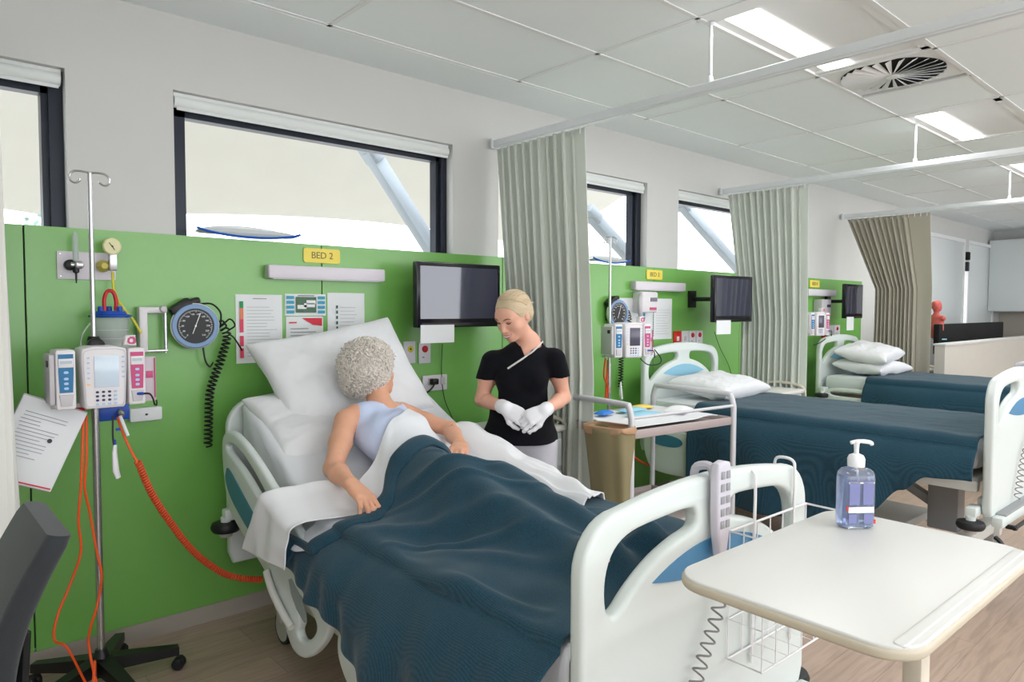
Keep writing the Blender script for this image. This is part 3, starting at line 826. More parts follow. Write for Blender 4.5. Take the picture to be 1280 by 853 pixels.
def ex1(s, y): return ridge(s, y, (-.33, .02), (.02, -.34), .014, .016)+ridge(s, y, (-.25, .04), (.1, -.22), .012, .013)+ridge(s, y, (-.46, -.2), (-.16, -.55), .014, .016)+ridge(s, y, (.02, -.36), (.36, -.42), .016, .013)+ridge(s, y, (-.12, -.6), (.1, -.98), .018, .014)+ridge(s, y, (-.52, -.35), (-.42, -.9), .02, .02)+ridge(s, y, (-.1, .12), (.22, -.08), .013, .012)+ridge(s, y, (-.3, .1), (.15, -.3), .035, .02)+ridge(s, y, (-.45, -.05), (-.1, -.45), .03, .018)+ridge(s, y, (0, -.25), (.4, -.5), .05, .015)+ridge(s, y, (-.42, -.3), (-.2, -.75), .03, .014)+ridge(s, y, (.05, .02), (.4, -.25), .03, .016)
top_sheet_edge = interp([-.75, -.46, -.38, -.26, -.07, .07, .15, .24, .34, .5, .8], [.20, .24, .26, .29, .37, .46, .47, .42, .30, .24, .2])
sheet = cover('top_sheet', 'white top sheet drawn up to the chest of the woman in bed', 'sheet', M['linen_sheet'], .012, top_sheet_edge, -.2, .60, .60, .004, .016, NU=140, NV=110, seed=5., flare=.165, hang=interp([-.2, .06, .13, .22, .5], [.0, .02, .45, .72, .72]), extra=lambda s, y: ridge(s, y, (-.3, .1), (.0, .55), .02, .012)+ridge(s, y, (.25, .35), (.45, -.1), .05, .05)+ridge(s, y, (.3, .12), (.42, -.2), .03, .03))
hang_b = interp([-1, -.6, -.3, 0, .25, .5], [1.2, 1.05, .86, .60, .50, .45])
bl_edge = interp([-.85, -.66, -.60, -.50, -.46, -.36, -.30, -.20, -.05, .06, .2, .34, .46, .8], [.30, .28, .14, .10, .08, .07, .10, .19, .20, .09, .05, .01, -.06, -.12])
blanket = cover('bed_blanket', 'dark teal woven blanket with turned-over edge covering the legs of the woman in bed', 'blanket', M['blanket_teal'], .028, bl_edge, -1.02, .82, .72, .006, .02, NU=190, NV=190, seed=1., extra=ex1, flare=.135, hang=hang_b)
fold = cover('blanket_fold', None, None, M['blanket_teal'], .037, lambda s: bl_edge(s)+.004, 0, .80, .72, .006, .02, NU=150, NV=10, seed=1., extra=ex1)
def refold():
    # turned-over strip follows the edge: rebuild with constant width
    global fold
    bpy.data.objects.remove(fold)
    mb = MB()
    def f(u, v):
        s = -.79+1.49*u; ye = bl_edge(s); y = ye+.012-.075*v
        w = .455; sg = -1 if s < 0 else 1; a = abs(s); r = .035; off = .028+.013*math.sin(PI*min(1, v*1.1+.05))**.5+.002
        if a < w: x = s; z = H1(s, y)+off; nx = 0
        else:
            d = a-w; arc = r*PI/2
            if d < arc: t = d/r; x = sg*(w+r*math.sin(t)); z = H1(sg*w, y)+off-r*(1-math.cos(t)); nx = t/(PI/2)
            else:
                dd = (d-arc)*(hang_b(y) if s < 0 else 1); nx = 1; x = sg*(w+r+.135*(1-math.exp(-dd*14))+off-.028); z = H1(sg*w, y)+off-r-dd
                x += sg*.018*dd/.3*math.sin(y*17+1.)+sg*.012*nz(y*6, dd*3, 1.)
        n = .02*(nz(s*4+y*2, y*3.5-s*1.5, 1.)+.5*nz(s*9-y*3, y*8, 4.))+ex1(s, y)
        if nx < 1: z += n*(1-nx)
        x += sg*n*nx
        return (x, y, z)
    mb.grid(f, 180, 8); o = mb.build('turned_edge', M['blanket_teal'], blanket, angle=180); md = o.modifiers.new('s', 'SOLIDIFY'); md.thickness = .008; md.offset = 1
refold()

# sheet corner hanging over the left side rail, and bunched sheet at the right side
def hang_corner():
    mb = MB()
    def f(u, v):
        # u along the bed (head->foot), v from the bed surface outwards and down over the rail tube
        yo = .37-.24*u; sh = (.20-.13*u)*max(0, (v-.4)/.6)
        if v < .3: t = v/.3; x = -.26-.25*t; z = prof(yo)+.03+.02*t+.02*math.sin(PI*t)*(1-u); y = yo-.10*(1-t)*(1-u)
        elif v < .5: t = (v-.3)/.2; x = -.51-.130*math.sin(t*PI/2); z = prof(yo)+.05+.015*math.sin(t*PI)-.03*t; y = yo
        else:
            t = (v-.5)/.5; x = -.640-.010*t; z0 = prof(yo)+.02; z = z0+(.565+.03*u-z0)*t; y = yo-.03*t
        y += sh
        n = .010*nz(u*4, v*3, 3.)+.010*math.sin(u*9+v*2)*max(0, v-.4)
        return (x-n, y, z+n*.6)
    mb.grid(f, 60, 60); o = mb.build('draped_sheet', M['linen_white'], None, angle=180); o.location = (*B1, 0); o.rotation_euler = (0, 0, R1)
    md = o.modifiers.new('s', 'SOLIDIFY'); md.thickness = .004
    tag(o, 'white sheet corner hanging over the near side rail beside the lying woman', 'sheet')
hang_corner()

def bunched():
    mb = MB()
    def f(u, v):
        # long bunched duvet-like roll at the far side of the bed
        y = .56-.86*u; c = .38+.02*math.sin(u*5); a = PI*(1.12*v-.06)
        rr = (.135-.055*u)*(.35+.65*math.sin(PI*min(1, max(0, .12+.83*(1-u))))**.6)
        hgt = rr*(.95+.25*math.exp(-((u-.35)/.3)**2))
        x = c+rr*1.2*math.cos(PI-a)+.05*u; z = prof(y)+.012+hgt*math.sin(a)*1.0
        n = .014*nz(u*8, v*5, 9.)+.012*nz(u*3, v*12, 2.)*math.sin(PI*v)
        return (x+n, y+n*.5, z+n)
    mb.grid(f, 90, 50); o = mb.build('bunched_sheet', M['linen_white'], None, angle=180); o.location = (*B1, 0); o.rotation_euler = (0, 0, R1)
    md = o.modifiers.new('s', 'SOLIDIFY'); md.thickness = .004
    tag(o, 'white bunched-up sheet along the far side of the bed, in front of the standing woman', 'sheet')
bunched()

# ------------------------------------------------------------------ pillows
def pillow(label, w, h, t, T, seed=0., m_='linen_white', droop=0., group=None, flange=.0):
    mb = MB(); NU, NV = 64, 50
    def f(side):
        def g(u, v):
            a, b = 2*u-1, 2*v-1
            e = max(0., (1-a**4))*max(0., (1-b**4)); th = t/2*e**.42
            cx = 1-.07*(b*b)*(1)+.0; cxx = 1-.09*(1-b*b); cyy = 1-.10*(1-a*a)
            x = a*w/2*(cxx+.04); y = b*h/2*(cyy+.05)
            n = (.014*nz(a*2.2, b*2.2, seed)+.007*nz(a*6, b*6, seed+5)+.004*nz(a*14, b*10, seed+9))*e**.3
            z = side*(th+n*.8)+droop*(a*a+b*b)*-.5+ .01*nz(a*2, b*2, seed+20)
            return (x, y, z)
        return g
    mb.grid(f(1), NU, NV); mb.grid(f(-1), NU, NV)
    o = mb.build('pillow', M[m_], None, angle=180); o.matrix_world = T; tag(o, label, 'pillow', group)
    md = o.modifiers.new('s', 'SUBSURF'); md.levels = 0; md.render_levels = 1
    return o
def bedT(loc, rot, B=B1, R=R1): return Tm((*B, 0), (0, 0, R)) @ Tm(loc, rot)
pillow('large white pillow propped against the headboard behind the curly-haired head',   .76, .54, .17, bedT((-.01, .92, 1.165), (math.radians(56), math.radians(-9), math.radians(4))), 3., droop=.02)
pillow('flatter white pillow under the large one, beside the shoulder of the lying woman', .70, .46, .13, bedT((-.12, .80, .965), (math.radians(30), math.radians(0), math.radians(2))), 11.)

# ------------------------------------------------------------------ the two empty beds
def empty_bed(label, loc, rz, lift, blabel, plabels, hemf, pls, ms=-.14, yh=.70, hang_r=.28):
    t = bed_base(label, (*loc, 0), rz, lift, G, hs='bed_light_blue'); foot_details(t, lift)
    side_rail_head(t, lift, -.535, tilt=False); side_rail_head(t, lift, .535, tilt=False)
    zt = .705+lift
    m = MB(); m.box((0, -.01, zt-.08), (.88, 2.04, .16), bev=.04); m.build('mattress', M['linen_white'], t)
    m = MB(); m.box((0, .0, zt-.06), (.895, 2.05, .135), bev=.035); m.build('fitted_sheet', M['linen_sheet'], t)
    mb = MB(); NU, NV = 130, 120
    def f(u, v):
        y = -1.035+(yh+1.035)*v; hl = hemf(y); tot = .44+.04+hl; sr = .48+hang_r
        s = -tot+(tot+sr)*u; w = .445; sg = -1 if s < 0 else 1; a = abs(s); r = .055; z0 = zt+.014
        n = .007*nz(s*4, y*3, lift*9)+.004*nz(s*12, y*9, 3)
        if a < w: return (s, y, z0+n)
        d = a-w; arc = r*PI/2
        if d < arc: q = d/r; return (sg*(w+r*math.sin(q)), y, z0-r*(1-math.cos(q))+n*(1-q/1.57))
        dd = d-arc
        return (sg*(w+r+.085*(1-math.exp(-dd*16)))+sg*(.02*math.sin(y*9+lift*5)+.012*math.sin(y*21))*min(1, dd/.3)+sg*.012*nz(y*5, dd*4, 2), y, z0-r-dd)
    mb.grid(f, NU, NV); o = mb.build('bed_blanket', M['blanket_teal'], None, angle=180); o.location = (*loc, 0); o.rotation_euler = (0, 0, rz)
    md = o.modifiers.new('s', 'SOLIDIFY'); md.thickness = .008; md.offset = 1; tag(o, blabel, 'blanket')
    for (lb, w_, h_, t_, p, r_, sd) in pls: pillow(lb, w_, h_, t_, bedT(p, r_, loc, rz), sd)
    return t
def hem2(y):
    # long drop near the head, sweeping up towards the foot
    return interp([-1.03, -.84, -.72, -.56, -.3, .1, .4, .8], [.20, .21, .30, .45, .58, .60, .60, .56])(y)
B2 = (4.56, 2.06)
empty_bed('empty hospital bed in the middle bay, dark teal cover, half hidden by the trolley', B2, math.radians(-1), .13,
    'dark teal blanket with a swooping hem on the empty middle bed', None, hem2,
    [('white pillow lying at the head of the empty middle bed', .70, .44, .15, (.03, .76, .93), (math.radians(8), 0, math.radians(5)), 31.)], yh=.62, hang_r=.3)
B3 = (7.37, 2.06)
empty_bed('empty hospital bed farthest away, beside the beige partition', B3, math.radians(0), .13,
    'dark teal blanket on the farthest empty bed', None, lambda y: .30,
    [('lower of the two white pillows stacked on the farthest bed', .68, .46, .14, (-.02, .74, .93), (math.radians(6), 0, math.radians(-4)), 41.),
     ('upper of the two white pillows stacked on the farthest bed', .70, .46, .16, (-.04, .76, 1.065), (math.radians(10), math.radians(-4), math.radians(6)), 43.)], yh=.62)

# pendant handset and wire basket hooked on the footboards
def basket(x, y, zt, rz, label):
    t = thing('wire_basket', label, 'wire basket', (x, y, zt), rz, 'wire baskets hooked on the footboards')
    w, d = .42, .10; m = MB()
    def loop(z, a=0): return [(-w/2, -.03, z), (w/2, -.03, z), (w/2, -.03-d, z), (-w/2, -.03-d, z)]
    m.tube(loop(-.15), .0035, 6, closed=True); m.build('rim', M['wire_white'], t)
    m = MB(); m.tube(loop(-.50), .003, 6, closed=True); m.build('bottom_wire', M['wire_white'], t)
    for k in range(7):
        xx = -w/2+w*k/6; m = MB(); m.tube([(xx, -.03, -.15), (xx, -.03, -.50), (xx, -.03-d, -.50), (xx, -.03-d, -.15)], .002, 5); m.build('cross_wire', M['wire_white'], t)
    for k in range(2):
        z = -.27-.12*k; m = MB(); m.tube(loop(z), .002, 5, closed=True); m.build('side_wire', M['wire_white'], t)
    for xx in (-.09, .13):
        m = MB(); m.tube(smoothpath([(xx, .032, -.045), (xx, .025, -.006), (xx, -.025, -.006), (xx, -.033, -.05), (xx, -.032, -.2), (xx, -.03, -.55)], 5), .0045, 8); m.build('hook', M['wire_white'], t)
    return t
def handset(x, y, zt, rz, label, cable_end, seed=0):
    t = thing('bed_handset', label, 'bed handset', (x, y, zt), rz, 'bed control handsets')
    m = MB()
    o = [(-.030, .03), (-.026, .05), (0, .056), (.026, .05), (.030, .03), (.031, -.06), (.026, -.13), (.016, -.185), (.012, -.20), (-.012, -.20), (-.016, -.185), (-.026, -.13), (-.031, -.06)]
    m.shape(o, (), .028, .008, place=on_wall(0, -.048, 0), bres=3); m.build('body', M['handset_grey'], t)
    for k in range(5):
        for j in (-1, 1):
            m = MB(); m.box((j*.012, -.0635, .02-.032*k), (.016, .002, .02), bev=.001); m.build('button', M['bed_grey'], t)
    m = MB(); m.tube(smoothpath([(0, -.03, .0), (0, -.02, .03), (0, .0, .035), (0, .03, .02), (0, .033, -.03)], 4), .012, 8, flat=1.); m.build('hook', M['handset_grey'], t)
    m = MB(); m.tube(helix_path([(0, -.05, -.20), *cable_end], .016, 17, 10), .0028, 6); m.build('coiled_cord', M['cord_grey'], t)
    return t
mat('handset_grey', (206, 202, 212), .4)
def P1(p): return (Tm((*B1, 0), (0, 0, R1)) @ Vector(p))
q = P1((-.015, -1.08, 1.045)); handset(q.x, q.y, q.z, R1, 'pale grey handset hooked on the footboard of the nearest bed', [(-.01, -.055, -.32), (-.10, -.05, -.5), (-.16, -.05, -.7)])
q = P1((.27, -1.08, 1.045)); basket(q.x, q.y, q.z, R1, 'white wire basket hooked on the footboard of the nearest bed')
handset(B2[0]+.06, B2[1]-1.08, 1.165, math.radians(-1), 'pale handset hooked on the footboard of the middle bed, at the right photo edge', [(-.01, -.055, -.32), (-.14, -.05, -.46), (-.24, -.05, -.66)])
# ------------------------------------------------------------------ half-height partition and what stands behind it
t = thing('partition_wall', 'beige half-height partition wall beyond the farthest bed', 'partition', (10.9, 2.42, 0))
m = MB(); m.box((0, 0, .565), (5.7, .10, 1.13), bev=.004); m.build('panel', M['partition_beige'], t, smooth=False)
m = MB(); m.box((0, 0, 1.135), (5.72, .12, .02), bev=.003); m.build('top_cap', M['wall_paint'], t, smooth=False)
# ------------------------------------------------------------------ overbed table
mat('table_top', (214, 214, 210), .35, var=.01)
mat('table_edge', (198, 188, 168), .45)
mat('powder_cream', (214, 206, 190), .4)
tx, ty = 1.572, .612
t = thing('overbed_table', 'cream overbed table with rounded corners at the foot of the nearest bed', 'overbed table', (tx, ty, 0), math.radians(-1))
m = MB(); m.shape(rrect(.75, .47, .075, 8), (), .020, .007, place=Tm((0, 0, .928)), bres=3); m.build('edge_band', M['table_edge'], t)
m = MB(); m.shape(rrect(.742, .462, .072, 8), (), .010, .004, place=Tm((0, 0, .9385)), bres=3); m.build('table_top', M['table_top'], t)
m = MB(); m.shape(rrect(.70, .022, .010, 6), (), .006, .003, place=Tm((0, -.205, .9425))); m.build('front_lip', M['table_top'], t)
m = MB(); m.box((-.03, -.12, .905), (.30, .10, .03), bev=.006); m.build('top_bracket', M['powder_cream'], t)
m = MB(); m.box((-.15, -.165, .55), (.045, .035, .72), bev=.006); m.build('upper_column', M['powder_cream'], t)
m = MB(); m.box((-.15, -.165, .27), (.065, .055, .44), bev=.008); m.build('lower_column', M['powder_cream'], t)
m = MB(); m.cyl((-.115, -.165, .905), (-.08, -.165, .900), .008, n=10); m.lathe((-.08, -.165, .895), [(.014, -.012), (.016, 0), (.014, .012)], 14); m.build('height_lever', M['rubber_black'], t)
m = MB(); m.box((-.15, -.02, .07), (.06, .34, .035), bev=.008)
m.box((.0, -.19, .07), (.6, .05, .035), bev=.008); m.box((.0, .15, .07), (.6, .05, .035), bev=.008); m.build('base_frame', M['powder_cream'], t)
for x, y in ((-.28, -.19), (.28, -.19), (-.28, .15), (.28, .15)): caster('caster', t, x, y, .024)

# hand sanitiser
mat('clear_plastic', (240, 246, 255), .05, trans=.95, ior=1.3)
mat('gel_blue', (196, 208, 240), .02, trans=.75, ior=1.33)
mat('white_plastic', (238, 238, 242), .35)
mat('label_white', (238, 236, 236), .5)
mat('red_mark', (205, 60, 50), .5)
mat('label_violet', (128, 132, 178), .4)
q = (1.815, .725)
t = thing('hand_sanitiser_bottle', 'clear pump bottle of hand sanitiser standing on the cream overbed table', 'pump bottle', (*q, .9445), math.radians(-38)); t.scale = (1.06, 1.06, 1.06)
def ov(w, d, r, z, k=6): return [(x, y, z) for x, y in rrect(w, d, r, k)]
def loft(rings, name, m_, t_, **kw):
    m = MB(); n = len(rings[0])
    for r_ in rings: m.v += [tuple(p) for p in r_]
    for i in range(len(rings)-1):
        for k in range(n): m.f.append((i*n+k, i*n+(k+1)%n, (i+1)*n+(k+1)%n, (i+1)*n+k)); m.m.append(0)
    m.f += [tuple(range(n-1, -1, -1)), tuple((len(rings)-1)*n+k for k in range(n))]; m.m += [0, 0]
    return m.build(name, m_, t_, **kw)
loft([ov(.070, .044, .018, 0), ov(.080, .05, .02, .004), ov(.083, .052, .02, .02), ov(.083, .052, .02, .118), ov(.080, .048, .02, .130), ov(.066, .040, .018, .138), ov(.034, .034, .0165, .142), ov(.03, .03, .0149, .147)], 'bottle', M['clear_plastic'], t)
loft([ov(.075, .044, .018, .005), ov(.077, .046, .018, .02), ov(.077, .046, .018, .116), ov(.073, .042, .018, .124)], 'gel', M['gel_blue'], t)
m = MB(); m.lathe((0, 0, .144), [(.019, 0), (.0195, .018), (.016, .026), (.008, .030)], 28); m.build('collar', M['white_plastic'], t)
m = MB(); m.cyl((0, 0, .17), (0, 0, .196), .0055, n=12); m.lathe((0, 0, .186), [(.0055, 0), (.0065, .012), (.008, .014), (.008, .018)], 16); m.build('pump_stem', M['white_plastic'], t)
m = MB(); m.tube(smoothpath([(-.014, 0, .200), (0, 0, .203), (.016, 0, .203), (.034, 0, .200), (.038, 0, .194)], 5), [.0045]*10+[.005]*8+[.0042]*3, 10); m.build('nozzle', M['white_plastic'], t)
m = MB(); m.cyl((0, 0, .01), (0, 0, .16), .003, n=8); m.build('dip_tube', M['white_plastic'], t)
m = MB()
m.box((0, -.0262, .046), (.062, .0008, .014)); m.box((0, -.0262, .092+.018), (.062, .0008, .004), mi=0)
m.box((0, .0262, .06), (.058, .0008, .09), mi=0)
m.box((-.0165, -.0262, .086), (.025, .0008, .056), mi=1); m.box((.0165, -.0262, .086), (.025, .0008, .056), mi=1)
m.box((-.02, -.0262, .025), (.019, .0008, .022), mi=1); m.box((.018, -.0262, .025), (.022, .0008, .022), mi=1)
m.box((-.033, -.0262, .05), (.005, .0008, .012), mi=2); m.box((.033, -.0262, .018), (.005, .0008, .010), mi=2)
m.build('label', [M['label_white'], M['label_violet'], M['red_mark']], t, smooth=False)

# ------------------------------------------------------------------ dressing trolley behind the standing woman
mat('trolley_grey', (206, 206, 210), .35, metal=.1)
mat('tray_side', (176, 162, 160), .4)
mat('paper_brown', (140, 130, 96), .8, bump=.1, bscale=20, var=.05, vscale=12)
mat('paper_brown_inner', (184, 148, 116), .8, var=.05)
mat('pack_blue', (40, 120, 210), .5)
mat('pack_light_blue', (150, 208, 232), .5)
mat('pack_yellow', (240, 206, 90), .5)
mat('rubber_glove', (238, 238, 240), .55, bump=.05, bscale=60)
TX, TY, TR = 3.27, 2.50, math.radians(-6)
t = thing('dressing_trolley', 'grey tubular dressing trolley with a loaded white top beside the middle bed', 'trolley', (TX, TY, 0), TR)
w2, d2, ztop = .415, .31, .87
for s in (-1, 1):
    m = MB(); P = [(s*w2, -d2, .12), (s*w2, -d2, .93), (s*w2, -d2+.02, .985), (s*w2, -d2+.07, 1.0), (s*w2, d2-.07, 1.0), (s*w2, d2-.02, .985), (s*w2, d2, .93), (s*w2, d2, .12)]
    m.tube([P[0]]+smoothpath(P[1:-1], 5)+[P[-1]], .0165, 12); m.build('end_loop', M['trolley_grey'], t)
m = MB(); m.tube([(-w2, -d2, .935), (w2, -d2, .935)], .009, 8); m.build('guard_rail', M['trolley_grey'], t)
for z, nm in ((ztop, 'top_tray'), (.35, 'lower_tray')):
    m = MB(); m.box((0, 0, z-.035), (2*w2-.02, 2*d2-.01, .012)); 
    for s in (-1, 1): m.box((0, s*(d2-.006), z-.022), (2*w2-.02, .012, .045), bev=.003); m.box((s*(w2-.014), 0, z-.022), (.012, 2*d2, .045), bev=.003)
    m.build(nm, M['tray_side'], t)
for x, y in ((-w2, -d2), (w2, -d2), (-w2, d2), (w2, d2)): caster('caster', t, x, y, .045)
TT = Tm((TX, TY, 0), (0, 0, TR))
def on_tr(o): o.matrix_world = TT; return o
m = MB()
m.grid(lambda u, v: ((u-.5)*.70, (v-.5)*.50, ztop+.004+.014*max(0, nz(u*4, v*4, 1.))+.01*math.exp(-((u-.9)/.12)**2)), 50, 40)
o = m.build('sterile_drape', M['linen_white'], None, angle=180); md = o.modifiers.new('s', 'SOLIDIFY'); md.thickness = .003; on_tr(o); tag(o, 'white paper drape spread over the top of the trolley', 'drape')
def flatpack(x, y, w, d, h, rz, m_, label, name='dressing_pack', z=0.02):
    m = MB(); m.grid(lambda u, v: ((u-.5)*w, (v-.5)*d, h*max(0, math.sin(PI*u)*math.sin(PI*v))**.4), 18, 14); m.grid(lambda u, v: ((u-.5)*w, (v-.5)*d, -.001), 18, 14)
    o = m.build(name, M[m_], None, angle=180); o.matrix_world = TT @ Tm((x, y, ztop+z), (0, 0, rz)); tag(o, label, 'dressing pack'); return o
flatpack(-.20, .12, .13, .07, .02, .3, 'pack_blue', 'small bright blue packet at the left end of the trolley top')
flatpack(.03, .12, .20, .09, .016, .1, 'pack_light_blue', 'pale blue and white packet in the middle of the trolley top')
flatpack(-.02, -.02, .22, .11, .012, -.1, 'pack_light_blue', 'large pale blue packet near the front of the trolley top')
flatpack(.16, .17, .14, .07, .018, -.2, 'pack_yellow', 'yellow packet at the back of the trolley top')
flatpack(.24, -.05, .20, .14, .03, .4, 'rubber_glove', 'crumpled white gauze at the right end of the trolley top', 'gauze_pad')
# paper waste bag hung at the near end
def bag():
    t = thing('paper_waste_bag', 'brown paper waste bag hanging open from the near end of the trolley', 'paper bag', (TX-w2-.09, TY-.17, .885), math.radians(6))
    m = MB()
    zt, zb = 0, -.58
    def ring(z, k): 
        w = .30*(1-.12*k); d = .13*(1-.45*k)
        return [(-.11*1-w*0+dx-.04*k, dy, z) for dx, dy in []]
    def f(u, v):
        a = 2*PI*u; z = -.58*v
        sx = (.075-.03*v); sy = (.125-.03*v)
        c, s_ = math.cos(a), math.sin(a)
        x = math.copysign(abs(c)**.35, c)*sx; y = math.copysign(abs(s_)**.35, s_)*sy
        pleat = -.03*math.exp(-((abs(y))/.04)**2)*(1 if abs(c) > .8 else 0)*(1-.4*v)
        x += math.copysign(pleat, c)
        n = .008*nz(x*12, y*12, z*6)
        return (x-.05*0+n+.05*v, y+n, z)
    m.grid(f, 64, 30, wrapu=True); n = 64; m.f.append(tuple(29*n+i for i in range(n))); m.m.append(0)
    o = m.build('bag_body', M['paper_brown'], t, angle=50); md = o.modifiers.new('s', 'SOLIDIFY'); md.thickness = .0015
    m = MB()
    def g(u, v):
        a = 2*PI*u; c, s_ = math.cos(a), math.sin(a); k = (.035+.012*math.sin(u*17))*v
        x = math.copysign(abs(c)**.35, c)*(.075+.004*math.sin(PI*v)); y = math.copysign(abs(s_)**.35, s_)*(.125+.004*math.sin(PI*v))
        return (x+.004*nz(u*20, v*3, 2), y+.004*nz(u*20, v*3, 7), .012-k)
    m.grid(g, 64, 6, wrapu=True); o = m.build('turned_rim', M['paper_brown_inner'], t, angle=60); md = o.modifiers.new('s', 'SOLIDIFY'); md.thickness = .002
bag()

# ------------------------------------------------------------------ bedside lockers
def locker(x, y, rz, h, label):
    t = thing('bedside_locker', label, 'bedside locker', (x, y, 0), rz, 'bedside lockers')
    m = MB(); m.box((0, 0, (.08+h-.04)/2), (.42, .42, h-.12), bev=.012); m.build('body', M['bed_white'], t)
    m = MB(); m.box((0, 0, h-.02), (.46, .46, .035), bev=.016); m.build('top', M['bed_cream'], t)
    m = MB(); m.box((0, -.217, h-.15), (.38, .018, .15), bev=.005); d = m.build('drawer', M['bed_white'], t); m = MB(); m.box((0, -.23, h-.15), (.12, .014, .014), bev=.004); m.build('handle', M['bed_grey'], d)
    m = MB(); m.box((0, -.217, h-.5), (.38, .018, .5), bev=.005); d = m.build('door', M['bed_white'], t); m = MB(); m.box((-.14, -.23, h-.4), (.014, .014, .12), bev=.004); m.build('handle', M['bed_grey'], d)
    m = MB(); m.tube(smoothpath([(.225, -.2, .3), (.24, -.22, h-.2), (.24, -.22, h-.02), (.235, -.12, h+.03), (.235, .12, h+.03), (.24, .2, h-.02)], 5), .011, 8); m.build('side_handle', M['powder_cream'], t)
    for a in (-1, 1):
        for b in (-1, 1): caster('caster', t, a*.17, b*.17, .025)
locker(2.65, 2.92, 0, .84, 'white bedside locker behind the standing woman')
locker(5.29, 2.80, 0, .86, 'white bedside locker beside the middle bed, in front of the second curtain')
locker(8.25, 2.8, 0, .86, 'pale bedside locker beside the farthest bed')
[o for o in bpy.data.objects if o.name.startswith('bedside_locker')][1].scale = (.8, .9, 1)
[o for o in bpy.data.objects if o.name.startswith('bedside_locker')][0].scale = (.88, .9, 1)

# ------------------------------------------------------------------ office chair at the left edge
mat('chair_fabric', (42, 46, 50), .9, bump=.25, bscale=300, sheen=.2)
mat('chair_navy', (30, 34, 50), .7)
t = thing('office_chair', 'dark grey office chair at the left photo edge', 'office chair', (-.06, 2.15, 0), math.radians(0))
rings = []
for k in range(21):
    v = k/20; z = .46+.485*v; x = .235+.13*v-.045*math.sin(PI*v); e = 1-.10*(1-v)**2; tk = .072*(1-.25*v); sh = 1-(.06 if k in (0, 20) else 0)
    rings.append([(x+a, b, z-a*.22) for a, b in rrect(tk*sh, .43*e*sh, min(.028, tk*sh/2-.001), 5)])
loft(rings, 'backrest', M['chair_fabric'], t)
m = MB(); m.shape(rrect(.46, .46, .10, 6), (), .07, .02, place=Tm((0, 0, .475))); m.build('seat', M['chair_fabric'], t)
m = MB(); m.tube([(.05, 0, .42), (.24, 0, .44), (.30, 0, .5), (.31, 0, .66)], .022, 8, flat=.6); m.build('back_support', M['rubber_black'], t)
m = MB(); m.cyl((0, 0, .10), (0, 0, .44), .026, n=14); m.build('gas_column', M['rubber_black'], t)
def star_base(t, R_, n, m_, a0, cr=.028, z=.085):
    for k in range(n):
        a = a0+2*PI*k/n; m = MB(); m.T = Tm((0, 0, 0), (0, 0, a))
        m.add([(.02, -.03, z+.045), (.02, .03, z+.045), (.02, .03, z-.01), (.02, -.03, z-.01), (R_, -.018, z+.012), (R_, .018, z+.012), (R_, .018, z-.022), (R_, -.018, z-.022)], [(0,1,2,3),(4,7,6,5),(0,4,5,1),(1,5,6,2),(2,6,7,3),(3,7,4,0)])
        l = m.build('leg', m_, t, smooth=False)
        m = MB(); m.T = Tm((R_*math.cos(a), R_*math.sin(a), 0), (0, 0, a+1.1))
        for s in (-1, 1): m.lathe((s*.013-.009, 0, cr), [(cr*.9, 0), (cr, .003), (cr, .015), (cr*.9, .018)], 20, axis=(1, 0, 0))
        m.box((0, 0, cr*1.5), (.05, .03, .03), bev=.01); m.build('wheel', M['rubber_black'], l)
star_base(t, .30, 5, M['rubber_black'], .5)

# ------------------------------------------------------------------ things beyond the partition
t = thing('wall_screen', 'long black screen lying low behind the beige partition', 'screen', (10.15, 2.7, 1.03))
m = MB(); m.box((0, 0, .13), (2.6, .06, .34), bev=.01); m.build('case', M['black_void'], t)
m = MB(); m.box((0, .04, -.55), (.5, .05, 1.0)); m.build('stand', M['black_void'], t)
mat('muscle_red', (196, 92, 84), .5, var=.35, vscale=26)
mat('muscle_pale', (214, 150, 130), .5, var=.2, vscale=30)
def anatomy():
    t = thing('anatomical_model', 'red anatomical muscle model of a head and torso behind the partition', 'anatomical model', (9.0, 2.75, 1.16), math.radians(-20))
    t.scale = (.62, .62, .62)
    s = SDF((-.2, -.25, -.02), (.2, .25, .75), .008)
    s.ell((0, 0, .22), (.085, .14, .26), k=.03); s.cap((0, -.13, .38), (0, .13, .38), .05, k=.04); s.cap((0, 0, .40), (0, 0, .52), .045, k=.03); s.ell((.01, 0, .60), (.095, .072, .11), k=.02)
    s.ell((.07, 0, .55), (.04, .04, .045), k=.02); s.ell((.105, 0, .58), (.018, .012, .02), k=.01); s.ell((-.04, 0, .62), (.06, .068, .08), k=.02)
    for q in (-1, 1):
        for j in range(5): s.cap((.075, q*.02, .10+.06*j), (.06, q*.09, .12+.06*j), .022, k=.01)
        s.ell((.09, q*.03, .6), (.012, .014, .01), k=.004, op='s')
    s.build('body', M['muscle_red'], t)
    m = MB(); m.box((0, 0, -.004+.0), (.20, .30, .02), bev=.005); m.build('base_plate', M['pack_light_blue'], t)
    s = SDF((-.1, -.1, .2), (.2, .1, .5), .008)
    s.ell((.06, .03, .30), (.045, .03, .06)); s.ell((.06, -.035, .30), (.045, .03, .06)); s.ell((.06, .0, .22), (.04, .06, .03)); s.build('organs', M['muscle_pale'], t)
anatomy()
